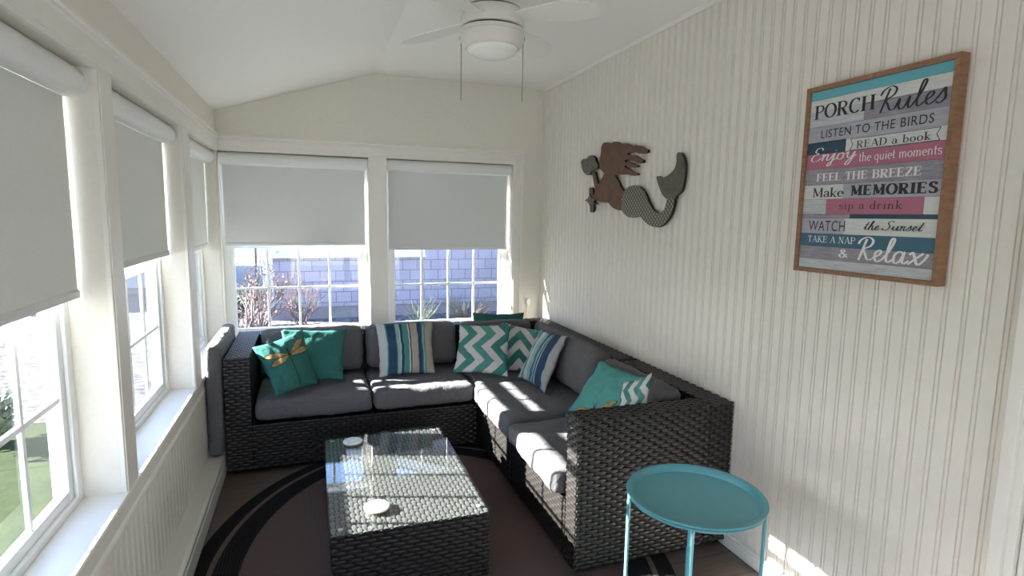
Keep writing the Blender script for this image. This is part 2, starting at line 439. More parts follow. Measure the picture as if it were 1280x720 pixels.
# ------------------------------------------------------------------ baseboard heater
e = thing('baseboard_heater', 'long low cream baseboard heater along the left wall under the windows', 'heater', (XL + .05, 1.5, 0))
hx = XL + .0095
m = MB(); m.prism([(0, .012), (0, .124), (.07, .122), (.084, .117), (.086, .108), (.078, .106), (.078, .1), (.004, .1), (.004, .012)], lambda a, c, d: (hx + a, d, c), -.6, 4.0); m.build('top_cover', M_heat, e)
m = MB(); m.prism([(.076, .012), (.086, .004), (.089, .006), (.089, .088), (.084, .094), (.08, .09), (.08, .014)], lambda a, c, d: (hx + a, d, c), -.6, 4.0); m.build('front_panel', M_heat, e)
m = MB(); m.box((hx + .01, -.58, .02), (hx + .06, 3.98, .085)); m.build('heating_element', M_dark, e)
for y0 in (4.0, -.612):
    m = MB(); m.prism([(0, .001), (0, .125), (.087, .123), (.09, .001)], lambda a, c, d: (hx + a, d, c), y0, y0 + .012); m.build('end_cap', M_heat, e)

# ------------------------------------------------------------------ rug
def rug_mat(name, c, rib):
    t = NT(name); v = t.coord(); x, y, z = t.sep(v)
    w = t.math('SINE', t.math('MULTIPLY', x, rib)); w2 = t.math('SINE', t.math('MULTIPLY', y, 900.0))
    f = t.math('ADD', t.math('MULTIPLY', w, .5), .5)
    col = t.mix(f, tuple(q * .55 for q in c), tuple(q * 1.25 for q in c)); t.base(col, .95, spec=.1)
    t.bump(t.math('ADD', w, t.math('MULTIPLY', w2, .4)), .4, .002); return t.m
M_rb = rug_mat('rug_brown', (.105, .072, .062), 1400.0); M_rk = rug_mat('rug_black', (.013, .0115, .0115), 520.0); M_rt = rug_mat('rug_tan', (.12, .09, .078), 1400.0)
RX, RY, RA, RB = .49, 2.38, 1.015, 1.25
def ell(k, z, n=128): return [(RX + (RA - k) * math.cos(2 * math.pi * i / n), RY + (RB - k) * math.sin(2 * math.pi * i / n), z) for i in range(n)]
m = MB(); n = 128
rings = [(0, .0005), (0, .006), (.075, .009), (.098, .009), (.205, .009)]
v = sum([ell(k_, z_) for k_, z_ in rings], [])
for r_, mi in ((0, 1), (1, 1), (2, 2), (3, 1)):
    m.add([], [], 0)
fs = []; 
m.v.append(np.array(v)); m.n += len(v)
for r_, mi in ((0, 1), (1, 1), (2, 2), (3, 1)):
    for i in range(n):
        j = (i + 1) % n; m.f.append((r_ * n + i, r_ * n + j, (r_ + 1) * n + j, (r_ + 1) * n + i)); m.mi.append(mi)
m.f.append(tuple(4 * n + i for i in range(n))); m.mi.append(0)
m.v = [q for q in m.v if len(q)]
tag(m.build('rug', [M_rb, M_rk, M_rt]), 'large oval brown rug with black ribbed border rings on the wood floor', 'rug')

# ------------------------------------------------------------------ wicker
def weave(mb, o, du, dv, nn, Wd, Hd, rp=.0172, cp=.057, mi=0, amp=.0028):
    o, du, dv, nn = map(np.array, (o, du, dv, nn)); o = o.astype(float)
    nr = max(1, int(round(Hd / rp))); rp = Hd / nr
    ns = max(6, int(round(Wd / cp * 8)))
    us = np.linspace(0, Wd, ns + 1)
    for i in range(nr):
        vc = (i + .5) * rp
        ph = 2 * (.5 + .5 * np.cos(2 * np.pi * us / cp + math.pi * i)) ** .65 - 1
        zo = amp * ph; hw = rp * (.425 + .085 * ph)
        a = o + us[:, None] * du + (vc - hw)[:, None] * dv + (zo - .0012)[:, None] * nn
        c = o + us[:, None] * du + np.full_like(us, vc)[:, None] * dv + (zo + .0012)[:, None] * nn
        d = o + us[:, None] * du + (vc + hw)[:, None] * dv + (zo - .0012)[:, None] * nn
        V = np.stack([a, c, d], 1).reshape(-1, 3); f = []
        for k_ in range(ns):
            q = k_ * 3; f += [(q, q + 3, q + 4, q + 1), (q + 1, q + 4, q + 5, q + 2)]
        mb.add(V, f, mi)
def wicker(name, boxes, parent, rp=.0172, cp=.057):
    """boxes: (lo, hi, 'faces to weave')"""
    m = MB(); ins = .0055
    for lo, hi, fc in boxes:
        x0, y0, z0 = lo; x1, y1, z1 = hi
        m.box((x0 + ins, y0 + ins, z0), (x1 - ins, y1 - ins, z1 - ins), 1)
        e_ = .004
        for f_ in fc.split():
            if f_ == '-y': weave(m, (x0, y0 + e_, z0), (1, 0, 0), (0, 0, 1), (0, -1, 0), x1 - x0, z1 - z0, rp, cp)
            if f_ == '+y': weave(m, (x0, y1 - e_, z0), (1, 0, 0), (0, 0, 1), (0, 1, 0), x1 - x0, z1 - z0, rp, cp)
            if f_ == '-x': weave(m, (x0 + e_, y0, z0), (0, 1, 0), (0, 0, 1), (-1, 0, 0), y1 - y0, z1 - z0, rp, cp)
            if f_ == '+x': weave(m, (x1 - e_, y0, z0), (0, 1, 0), (0, 0, 1), (1, 0, 0), y1 - y0, z1 - z0, rp, cp)
            if f_ == '+z':
                if x1 - x0 > y1 - y0: weave(m, (x0, y0, z1 - e_), (1, 0, 0), (0, 1, 0), (0, 0, 1), x1 - x0, y1 - y0, rp, cp)
                else: weave(m, (x0, y0, z1 - e_), (0, 1, 0), (1, 0, 0), (0, 0, 1), y1 - y0, x1 - x0, rp, cp)
    return m.build(name, [M_wick, M_core], parent, smooth=True, auto=50, fix=False)

SB, AT = .29, .69     # base height, arm / back height
BK = .125
G = .004
g_ = 'wicker sofa sections'
YK = 4.215            # back plane of the run under the back windows
def feet(parent, pts):
    for x, y in pts:
        f = MB(); f.lathe([(.016, .0095), (.018, .0095), (.018, .03), (.015, .032)], (x, y, 0), seg=16); f.build('foot', M_core, parent, smooth=True)
Z0 = .03
e = thing('sofa_section', 'black wicker sofa section with the left arm, under the left back window', 'sofa', (-.07, 3.8, 0), g_)
wicker('base', [((-.345 + .001, 3.43, Z0), (.33 - G, YK - BK, SB), '-y +z')], e)
wicker('backrest', [((-.345 + .001, YK - BK + .001, Z0), (.33 - G, YK, AT), '-y +y +z')], e)
wicker('arm', [((-.48, 3.43, Z0), (-.346, YK, AT), '-y -x +x +z')], e)
feet(e, [(-.44, 3.47), (.29, 3.47), (-.44, 4.17), (.29, 4.17)])
e = thing('sofa_section', 'armless black wicker sofa section under the striped pillow, below the post between the back windows', 'sofa', (.66, 3.8, 0), g_)
wicker('base', [((.33, 3.43, Z0), (.985 - G, YK - BK, SB), '-y +z')], e)
wicker('backrest', [((.33, YK - BK + .001, Z0), (.985 - G, YK, AT), '-y +y +z')], e)
feet(e, [(.37, 3.47), (.94, 3.47), (.37, 4.17), (.94, 4.17)])
e = thing('sofa_section', 'black wicker corner sofa section where the two runs meet at the right back corner', 'sofa', (1.38, 3.83, 0), g_)
wicker('base', [((.985, 3.44, Z0), (1.775 - BK - .001, YK - BK, SB), '-x +z')], e)
wicker('backrest', [((.985, YK - BK + .001, Z0), (1.775 - BK - .001, YK, AT), '-y +z'), ((1.775 - BK, 3.44, Z0), (1.775, YK, AT), '-x +z')], e)
feet(e, [(1.03, 3.48), (1.03, 4.17), (1.73, 3.48), (1.73, 4.17)])
e = thing('sofa_section', 'armless black wicker sofa section on the right run, between the corner and the arm end', 'sofa', (1.38, 3.12, 0), g_)
wicker('base', [((1.0, 2.815, Z0), (1.775 - BK - .001, 3.44 - G, SB), '-x +z -y')], e)
wicker('backrest', [((1.775 - BK, 2.815, Z0), (1.775, 3.44 - G, AT), '-x +z -y')], e)
feet(e, [(1.04, 2.86), (1.04, 3.39), (1.73, 2.86), (1.73, 3.39)])
e = thing('sofa_section', 'black wicker sofa section with the big woven arm panel behind the teal side table', 'sofa', (1.38, 2.4, 0), g_)
wicker('base', [((1.0, 2.105, Z0), (1.775 - BK - .001, 2.795, SB), '-x +z +y')], e)
wicker('backrest', [((1.775 - BK + .001, 2.0, Z0), (1.775, 2.795, AT), '-x -y +z +y')], e)
wicker('arm', [((1.0, 2.0, .022), (1.775 - BK - .002, 2.104, AT), '-y -x +y +z')], e)
feet(e, [(1.04, 2.14), (1.04, 2.75), (1.73, 2.04), (1.73, 2.75)])

# ------------------------------------------------------------------ loose grey cushions
def soft_box(name, c, dims, mat, label, group, seed=0, r=.045, puff=.018, wr=.006, basis=None, n=(26, 26, 8), droop=None):
    """dims along basis axes (default x,y,z); z axis is the thickness"""
    bx = [Vector(q).normalized() for q in (basis or ((1, 0, 0), (0, 1, 0), (0, 0, 1)))]
    hx, hy, hz = dims[0] / 2, dims[1] / 2, dims[2] / 2
    r = min(r, hz * .95)
    vid = {}; V = []; F = []
    def grid(a, b_, c_, na, nb, fixed):
        ids = []
        for i in range(na + 1):
            row = []
            for j in range(nb + 1):
                p = [0, 0, 0]; p[a] = -1 + 2 * i / na; p[b_] = -1 + 2 * j / nb; p[c_] = fixed
                key = tuple(round(q, 5) for q in p)
                if key not in vid: vid[key] = len(V); V.append(p)
                row.append(vid[key])
            ids.append(row)
        for i in range(na):
            for j in range(nb):
                q = (ids[i][j], ids[i + 1][j], ids[i + 1][j + 1], ids[i][j + 1]); F.append(q if fixed > 0 else q[::-1])
    nx, ny, nz = n
    for s_ in (1, -1): grid(0, 1, 2, nx, ny, s_); grid(1, 2, 0, ny, nz, s_); grid(2, 0, 1, nz, nx, s_)
    out = []; C = Vector(c); off = Vector((seed * 7.3, seed * 3.1, seed * 1.7))
    for u, v_, w in V:
        # denser samples near the rim
        f = lambda t: math.copysign(1 - (1 - abs(t)) ** 1.25, t)
        p = Vector((f(u) * hx, f(v_) * hy, w * hz))
        q = Vector((max(-hx + r, min(hx - r, p.x)), max(-hy + r, min(hy - r, p.y)), max(-hz + r, min(hz - r, p.z))))
        d = p - q
        if d.length > 1e-9: p = q + d.normalized() * r
        pu = max(0, 1 - (p.x / hx) ** 2) * max(0, 1 - (p.y / hy) ** 2)
        p.z += math.copysign(puff * pu ** .6, w) * abs(w)
        nv = noise.noise_vector(Vector((p.x * 9, p.y * 9, p.z * 9)) + off) * wr + noise.noise_vector(Vector((p.x * 24, p.y * 24, p.z * 24)) + off) * wr * .45
        rim = noise.noise(Vector((p.x * 40, p.y * 40, p.z * 14)) + off) * wr * .5
        p = p + nv + (d.normalized() * rim if d.length > 1e-9 else Vector((0, 0, 0)))
        if droop: p = droop(p)
        out.append(C + bx[0] * p.x + bx[1] * p.y + bx[2] * p.z)
    m = MB(); m.add([tuple(q) for q in out], F)
    o = m.build(name, mat, None, smooth=True)
    return tag(o, label, 'cushion', group)

gs = 'grey seat cushions'; gb = 'grey back cushions'
sz = SB + .064
def seat(x0, x1, y0, y1, lab, seed, th=.12, dz=0, **kw):
    soft_box('seat_cushion', ((x0 + x1) / 2, (y0 + y1) / 2, SB + .013 + th / 2 + dz), (x1 - x0, y1 - y0, th), M_grey, lab, gs, seed, r=.032, puff=.005, wr=.008, **kw)
seat(-.330, .324, 3.438, 4.06, 'grey seat cushion under the dragonfly pillow at the left end of the sofa', 1, .118)
seat(.338, .972, 3.438, 4.06, 'grey seat cushion under the wide striped pillow, with streaks of sunlight', 2, .118)
seat(.988, 1.60, 3.452, 4.06, 'grey corner seat cushion in front of the chevron pillows', 3, .118)
seat(.958, 1.60, 2.768, 3.428, 'grey seat cushion, half sunlit, between the corner and the arm end seat', 4, .122)
seat(.955, 1.60, 2.122, 2.752, 'grey seat cushion, front sunlit, beside the big woven arm', 5, .108)
def back(c, w, h, t, nrm, lean, lab, seed, mat=M_grey, puff=.02):
    nrm = Vector(nrm); up = Vector((0, 0, 1)); side = up.cross(nrm)
    bz = (nrm * math.cos(lean) + up * math.sin(lean)); by = (up * math.cos(lean) - nrm * math.sin(lean))
    soft_box('back_cushion', c, (w, h, t), mat, lab, gb, seed, r=.05, puff=puff, basis=(side, by, bz), wr=.007)
bz_ = .590; L = math.radians(9)
back((-.006, 3.972, bz_), .640, .30, .12, (0, -1, 0), L, 'grey back cushion at the left end of the sofa, behind the teal pillows', 11)
back((.655, 3.972, bz_), .630, .30, .12, (0, -1, 0), L, 'grey back cushion behind the wide striped pillow', 12)
back((1.27, 3.925, bz_), .54, .295, .095, (0, -1, 0), L, 'grey back cushion behind the chevron pillow, under the right back window', 13)
back((1.562, 3.66, bz_ - .005), .40, .295, .075, (-1, 0, 0), L, 'grey back cushion in the right corner behind the narrow striped pillow', 14)
back((1.535, 3.125, bz_ + .006), .63, .30, .12, (-1, 0, 0), L, 'bare faced grey back cushion on the right run, left of the large teal pillow', 15)
back((1.540, 2.45, bz_ - .01), .62, .295, .11, (-1, 0, 0), L * .8, 'lumpy grey back cushion nearest the arm, behind the large teal pillow', 16)
# the cushion stood on edge between window wall and sofa arm
soft_box('loose_cushion', (-.531, 3.78, .449), (.72, .632, .078), M_greyl, 'grey cushion standing on edge between the left wall and the sofa arm', None, 21, r=.03, puff=.003, wr=.004, basis=((0, 1, 0), (0, 0, 1), (1, 0, 0)))

# ------------------------------------------------------------------ throw pillows
def pillow(label, TL, TR, BR, BL, th, mat, seed, n=30, name='throw_pillow', pinch=.035, push=0.0):
    P = [np.array(q, float) for q in (TL, TR, BR, BL)]
    ctr = sum(P) / 4
    nrm = np.cross(P[1] - P[3], P[0] - P[2]); nrm /= np.linalg.norm(nrm)
    if nrm @ (np.array([0, 0, 1.5]) - ctr) < 0: nrm = -nrm
    off = Vector((seed * 5.1, seed * 2.3, seed * 9.7))
    def pos(u, v, side, lift=0.0):
        # u left->right, v bottom->top
        uu = u + (.5 - u) * 2 * pinch * math.sin(math.pi * v) ** 1.0
        vv = v + (.5 - v) * 2 * pinch * math.sin(math.pi * u) ** 1.0
        p = P[3] * (1 - uu) * (1 - vv) + P[2] * uu * (1 - vv) + P[1] * uu * vv + P[0] * (1 - uu) * vv
        s_ = max(0.0, math.sin(math.pi * u)) ** .55 * max(0.0, math.sin(math.pi * v)) ** .55
        edge = 1 - s_
        w = noise.noise(Vector((u * 6, v * 6, side * 3)) + off) * .010 * (.3 + edge) + noise.noise(Vector((u * 14, v * 10, side * 3)) + off) * .006 * edge
        q = p + nrm * (side * (th / 2 * s_ + w * min(1, s_ * 4)) + push + lift * side)
        j = noise.noise_vector(Vector((u * 9, v * 9, 1.3)) + off) * .004
        return q + np.array(j)
    V = []; F = []; UV = []
    idx = {}
    for side in (1, -1):
        for i in range(n + 1):
            for j in range(n + 1):
                rim = i in (0, n) or j in (0, n)
                key = (i, j, 0 if rim else side)
                if key not in idx: idx[key] = len(V); V.append(pos(i / n, j / n, side)); UV.append((i / n, j / n))
    for side in (1, -1):
        gt = lambda i, j: idx[(i, j, 0 if (i in (0, n) or j in (0, n)) else side)]
        for i in range(n):
            for j in range(n):
                q = (gt(i, j), gt(i + 1, j), gt(i + 1, j + 1), gt(i, j + 1)); F.append(q if side > 0 else q[::-1])
    m = MB(); m.add(V, F)
    o = m.build(name, mat, None, smooth=True)
    uvl = o.data.uv_layers.new(name='UVMap')
    for l in o.data.loops: uvl.data[l.index].uv = UV[l.vertex_index]
    tag(o, label, 'pillow')
    return o, pos

def pillow_mat(name, colfn, nb=700):
    t = NT(name); uv = t.coord('UV'); u, v, _ = t.sep(uv)
    c = colfn(t, u, v, uv); ob = t.coord()
    f = t.noise(ob, nb, 2); g = t.noise(ob, 14, 3)
    w = t.noise(t.mapping(ob, (5, 5, 9)), 1.7, 4, .5); rd = t.math('MINIMUM', t.math('ABSOLUTE', t.math('SUBTRACT', w, .5)), .07)
    t.base(c, .88, spec=.15); t.bump(t.math('ADD', t.math('MULTIPLY', f, .15), t.math('ADD', g, t.math('MULTIPLY', rd, 9.0))), .38, .007)
    return t.m
def tri(t, x): # 0..1 triangle wave
    return t.math('MULTIPLY', t.math('ABSOLUTE', t.math('SUBTRACT', t.math('FRACT', x), .5)), 2.0)
TEAL = (.040, .33, .285); TEALD = (.022, .225, .195)
def col_teal(t, u, v, uv):
    g = t.noise(t.coord(), 300, 3)
    return t.ramp(g, [(.3, (.058, .205, .192)), (.7, (.078, .265, .248))])
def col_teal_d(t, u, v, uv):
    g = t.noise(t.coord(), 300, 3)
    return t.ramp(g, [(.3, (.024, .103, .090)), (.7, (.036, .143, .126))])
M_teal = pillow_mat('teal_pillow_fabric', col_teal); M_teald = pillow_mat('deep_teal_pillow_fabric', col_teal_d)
WHT = (.47, .45, .445)
def chev(along, nb, nz, amp, ph=0.0, zp=0.0):
    def fn(t, u, v, uv):
        a, b_ = (u, v) if along == 'u' else (v, u)
        z = tri(t, t.math('ADD', t.math('MULTIPLY', b_, nz), zp))
        s_ = t.math('ADD', t.math('MULTIPLY', a, nb), t.math('ADD', t.math('MULTIPLY', z, amp * nb), ph))
        k_ = t.math('FRACT', s_)
        fl = t.math('FLOOR', s_)
        alt = t.math('FRACT', t.math('MULTIPLY', fl, .381))
        wob = t.noise(t.coord(), 40, 3)
        tl = t.ramp(t.math('ADD', t.math('MULTIPLY', alt, .6), t.math('MULTIPLY', wob, .4)), [(.2, (.030, .150, .125)), (.75, (.085, .235, .208))])
        on = t.math('GREATER_THAN', k_, .52)
        return t.mix(on, tl, WHT)
    return fn
M_chev = pillow_mat('vertical_chevron_print', chev('u', 2.75, 1.8, .27, 0.42, .05))
M_chev2 = pillow_mat('tilted_chevron_print', chev('v', 2.4, 1.45, -.36, 0.2, .30))
M_chev3 = pillow_mat('small_chevron_print', chev('u', 2.4, 3.2, .25, .3, .2))
def stripes(stops, wob=.012):
    def fn(t, u, v, uv):
        nz = t.noise(t.mapping(uv, (30, 2.2, 1)), 1.0, 4, .6)
        x = t.math('ADD', u, t.math('MULTIPLY', t.math('SUBTRACT', nz, .5), wob * 2))
        return t.ramp(x, stops, 'CONSTANT')
    return fn
NAVY = (.025, .055, .10); NAV2 = (.05, .095, .15); SEA = (.055, .215, .195); AQ = (.20, .34, .32); SND = (.33, .30, .255); LGR = (.41, .425, .435); BRN = (.06, .035, .035)
M_str = pillow_mat('wide_stripe_print', stripes([(0, LGR), (.135, SEA), (.155, NAVY), (.30, NAV2), (.315, AQ), (.37, LGR), (.385, NAVY), (.43, SEA), (.53, LGR), (.555, BRN), (.575, SND), (.70, NAVY), (.765, NAV2), (.79, AQ), (.825, SEA), (.845, SND)], .016))
M_str2 = pillow_mat('blue_stripe_print', stripes([(0, LGR), (.10, SEA), (.19, AQ), (.21, LGR), (.33, NAVY), (.35, LGR), (.38, SEA), (.40, AQ), (.46, NAVY), (.50, SEA), (.55, LGR), (.57, NAV2), (.62, LGR), (.64, NAVY), (.84, (.30, .30, .30))], .01))

def dragonfly(pos, parent, cu, cv, sc, ang, part_only=False):
    """print: wings, body as thin patches that follow the pillow's own front"""
    ca, sa = math.cos(ang), math.sin(ang)
    def pt(x, y, lift): return pos(min(.985, max(.015, cu + sc * (x * ca - y * sa))), min(.985, max(.015, cv + sc * (x * sa + y * ca))), 1, lift)
    def petal(x0, y0, x1, y1, w0, bias, lift, grow=0.0):
        L_ = math.hypot(x1 - x0, y1 - y0); dx, dy = (x1 - x0) / L_, (y1 - y0) / L_; px, py = -dy, dx
        V = []; F = []; ns, nw = 14, 4
        for i in range(ns + 1):
            s_ = i / ns
            hw = w0 * (math.sin(math.pi * min(1, s_ ** bias)) ** .7) + .012 + grow if 0 < i < ns else .004 + grow
            ss = -grow / L_ + s_ * (1 + 2 * grow / L_)
            for j in range(nw + 1):
                q = (j / nw - .5) * 2 * hw
                V.append(pt(x0 + dx * L_ * ss + px * q, y0 + dy * L_ * ss + py * q, lift))
        for i in range(ns):
            for j in range(nw):
                a = i * (nw + 1) + j; F.append((a, a + nw + 1, a + nw + 2, a + 1))
        return V, F
    W_ = [(-.04, .05, -.96, .17, .088, 1.5), (-.04, -.04, -.86, -.23, .10, 1.25), (.05, .05, .80, .50, .09, 1.5), (.05, -.03, .92, .12, .10, 1.25)]
    mw = MB(); mo = MB()
    for x0, y0, x1, y1, w0, bs in W_:
        mo.add(*petal(x0, y0, x1, y1, w0, bs, .0014, .018)); mw.add(*petal(x0, y0, x1, y1, w0, bs, .0028))
    for x0, y0, x1, y1, w0 in ((0, .16, 0, -.1, .05), (0, -.1, .06, -.62, .012), (.06, -.62, .10, -1.25, .014), (0, .28, 0, .14, .035), (-.02, .26, -.1, .4, .002), (.02, .26, .08, .42, .002)):
        mo.add(*petal(x0, y0, x1, y1, w0, 1, .0042))
    mo.build('dragonfly_body_print', M_dfo, parent, fix=False, smooth=True); mw.build('dragonfly_wing_print', M_dfw, parent, fix=False, smooth=True)
def wing_mat():
    t = NT('ochre_wing_print'); f = t.noise(t.coord(), 60, 4)
    t.base(t.ramp(f, [(.35, (.21, .135, .055)), (.65, (.33, .24, .115))]), .9, spec=.1); return t.m
M_dfw = wing_mat(); M_dfo = simple('dark_outline_print', (.035, .04, .03), .9, spec=.1)

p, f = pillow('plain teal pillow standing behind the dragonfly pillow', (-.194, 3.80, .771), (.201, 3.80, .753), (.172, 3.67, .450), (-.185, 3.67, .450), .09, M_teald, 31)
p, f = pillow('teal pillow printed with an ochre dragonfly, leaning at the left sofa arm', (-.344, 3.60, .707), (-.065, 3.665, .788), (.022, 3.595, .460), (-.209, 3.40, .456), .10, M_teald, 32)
dragonfly(f, p, .53, .63, .49, math.radians(-2))
p, f = pillow('wide striped pillow in navy, teal and sand against the back cushion', (.391, 3.86, .770), (.786, 3.88, .762), (.772, 3.72, .432), (.398, 3.71, .437), .11, M_str, 33)
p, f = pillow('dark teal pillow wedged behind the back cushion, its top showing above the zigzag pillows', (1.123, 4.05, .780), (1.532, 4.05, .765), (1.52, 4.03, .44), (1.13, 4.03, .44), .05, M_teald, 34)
p, f = pillow('teal and white zigzag pillow behind, between the front zigzag pillow and the striped one', (1.257, 3.783, .756), (1.52, 3.635, .71), (1.455, 3.47, .435), (1.20, 3.66, .435), .07, M_chev2, 35)
p, f = pillow('teal and white zigzag pillow in front at the sofa corner', (.948, 3.755, .754), (1.270, 3.615, .769), (1.203, 3.455, .448), (.879, 3.655, .448), .09, M_chev, 36)
p, f = pillow('narrow looking blue striped pillow leaning to the right back cushion', (1.455, 3.52, .738), (1.47, 3.13, .775), (1.31, 3.09, .435), (1.285, 3.49, .430), .09, M_str2, 37)
p, f = pillow('large plain teal pillow beside the big woven arm on the right run', (1.452, 2.660, .742), (1.495, 2.262, .748), (1.32, 2.315, .43), (1.287, 2.745, .415), .09, M_teal, 38)
dragonfly(f, p, .62, .24, .40, math.radians(20))
p, f = pillow('small teal and white zigzag pillow tucked between the woven arm and the large teal pillow', (1.352, 2.255, .742), (1.43, 2.14, .812), (1.385, 2.13, .43), (1.28, 2.21, .43), .06, M_chev3, 39)

# ------------------------------------------------------------------ coffee table
TX0, TX1, TY0, TY1, TZ = .037, .667, 2.105, 3.10, .292
e = thing('coffee_table', 'low black wicker coffee table with a glass top', 'table', ((TX0 + TX1) / 2, (TY0 + TY1) / 2, .0095))
wicker('wicker_body', [((TX0 + .004, TY0 + .004, .012), (TX1 - .004, TY1 - .004, TZ), '-y +y -x +x')], e)
wt = MB(); weave(wt, (TX0 + .004, TY0 + .004, TZ - .003), (0, 1, 0), (1, 0, 0), (0, 0, 1), TY1 - TY0 - .008, TX1 - TX0 - .008, .0195, .05)
tag(wt.build('woven_top', M_wick_sun, e, smooth=True, auto=50, fix=False), 'grey woven top under the glass, colour lightened for sunlight')
m = MB(); m.box((TX0, TY0, TZ + .004), (TX1, TY1, TZ + .010)); gt = m.build('glass_top', M_tglass, e)
m = MB()
for a, c in (((TX0 - .0006, TY0 - .0006), (TX1 + .0006, TY0)), ((TX0 - .0006, TY1), (TX1 + .0006, TY1 + .0006)), ((TX0 - .0006, TY0), (TX0, TY1)), ((TX1, TY0), (TX1 + .0006, TY1))):
    m.box((a[0], a[1], TZ + .0045), (c[0], c[1], TZ + .0095))
m.build('polished_edge', M_tedge, gt)
M_pad = simple('clear_pad', (.55, .58, .57), .2)
for x, y in ((TX0 + .04, TY0 + .045), (TX1 - .035, TY0 + .06), (TX0 + .04, TY1 - .045), (TX1 - .04, TY1 - .04)):
    m = MB(); m.lathe([(.006, TZ + .0025), (.0105, TZ + .0028), (.0105, TZ + .0037), (.006, TZ + .0039)], (x, y, 0), seg=20); m.build('suction_pad', M_pad, e, smooth=True)
def coaster_mat():
    t = NT('coaster_print'); v = t.coord(); f = t.noise(v, 75, 2); x, y, z = t.sep(t.coord('Normal'))
    c = t.ramp(f, [(0, (.74, .74, .69)), (.52, (.74, .74, .69)), (.56, (.12, .30, .32)), (.60, (.70, .71, .66)), (.66, (.30, .45, .42))])
    t.base(t.mix(t.math('GREATER_THAN', z, .9), (.74, .72, .62), c), .35); return t.m
M_coast = coaster_mat(); M_cork = simple('cork', (.30, .20, .11), .9)
for (x, y, r), lab in (((.226, 2.262, .052), 'round white sea print coaster near the front of the glass coffee table'), ((.180, 2.992, .05), 'round patterned coaster at the far left corner of the glass coffee table')):
    zt = TZ + .0102
    e = thing('coaster', lab, 'coaster', (x, y, zt), 'coasters on the coffee table')
    m = MB(); m.lathe([(r - .001, 0), (r - .001, .002)], (x, y, zt), seg=48); m.build('cork_base', M_cork, e)
    m = MB(); m.lathe([(r - .002, .002), (r, .003), (r, .007), (r - .002, .009), (r - .006, .0095), (.001, .0095)], (x, y, zt), seg=48); m.build('disc', M_coast, e, smooth=True, auto=40)

# ------------------------------------------------------------------ teal tray side table
M_tray = simple('aqua_powder_coat', (.105, .345, .39), .33, nscale=300, namt=.03)
SX, SY, SZ, SR = 1.273, 1.598, .53, .2425
e = thing('side_table', 'round aqua metal tray side table on thin legs in front of the sofa arm', 'table', (SX, SY, 0))
m = MB(); m.lathe([(.001, SZ - .024), (SR - .034, SZ - .024), (SR - .027, SZ - .022), (SR - .020, SZ - .003), (SR - .016, SZ), (SR - .002, SZ), (SR, SZ - .003), (SR - .001, SZ - .006), (SR - .015, SZ - .005), (SR - .022, SZ - .024), (SR - .032, SZ - .027), (.001, SZ - .027)], (SX, SY, 0), seg=96, caps=False)
m.build('tray', M_tray, e, smooth=True, auto=50)
lp = []
for px_, (dx, dy) in enumerate(((-.782, .623), (-.66, -.75), (.62, .785), (.782, -.623))):
    L_ = math.hypot(dx, dy); a = (SX + dx / L_ * (SR - .01), SY + dy / L_ * (SR - .01))
    m = MB(); m.tube([(a[0], a[1], 0.0098), (a[0], a[1], SZ - .075)], .0068, 14); m.tube([(a[0], a[1], SZ - .075), (a[0], a[1], SZ - .012)], .005, 14); m.build('leg', M_tray, e, smooth=True, auto=50); lp.append(a)
m = MB(); m.lathe([(SR - .016, SZ - .016), (SR - .010, SZ - .010), (SR - .004, SZ - .016), (SR - .010, SZ - .022), (SR - .016, SZ - .016)], (SX, SY, 0), seg=64, caps=False); m.build('ring', M_tray, e, smooth=True)
m = MB(); m.lathe([(SR - .016, .016), (SR - .010, .022), (SR - .004, .016), (SR - .010, .010), (SR - .016, .016)], (SX, SY, 0), seg=64, caps=False); m.build('base_ring', M_tray, e, smooth=True)

# ------------------------------------------------------------------ ceiling fan
FX, FY = .772, 2.50
e = thing('ceiling_fan', 'white ceiling fan with four paddle blades, a domed light and two pull chains', 'ceiling fan', (FX, FY, ZC))
m = MB(); m.lathe([(.066, ZC - .0005), (.078, ZC - .012), (.080, ZC - .05), (.072, ZC - .075), (.055, ZC - .082)], (FX, FY, 0), seg=56); m.build('canopy', M_fan, e, smooth=True, auto=40)
m = MB(); m.lathe([(.06, 2.427), (.075, 2.424), (.098, 2.412), (.122, 2.395), (.122, 2.391)], (FX, FY, 0), seg=56); m.lathe([(.126, 2.384), (.132, 2.375), (.139, 2.345), (.139, 2.312), (.13, 2.309)], (FX, FY, 0), seg=56); m.build('motor_housing', M_fan, e, smooth=True, auto=40)
m = MB(); m.lathe([(.116, 2.392), (.116, 2.383)], (FX, FY, 0), seg=56); m.lathe([(.13, 2.311), (.13, 2.302)], (FX, FY, 0), seg=56); m.build('seam', M_dark, e, smooth=True, auto=40)
m = MB(); m.lathe([(.13, 2.3035), (.140, 2.301), (.141, 2.285), (.138, 2.284), (.141, 2.283), (.140, 2.262), (.134, 2.242), (.122, 2.228), (.115, 2.226), (.112, 2.232)], (FX, FY, 0), seg=56, caps=False); m.build('light_kit', M_fan, e, smooth=True, auto=40)
m = MB(); m.lathe([(.1125, 2.230)] + [(.1125 * math.cos(t), 2.226 - .040 * math.sin(t)) for t in np.linspace(.05, math.pi / 2 - .01, 12)], (FX, FY, 0), seg=56, caps=False); m.build('light_dome', M_opal, e, smooth=True)
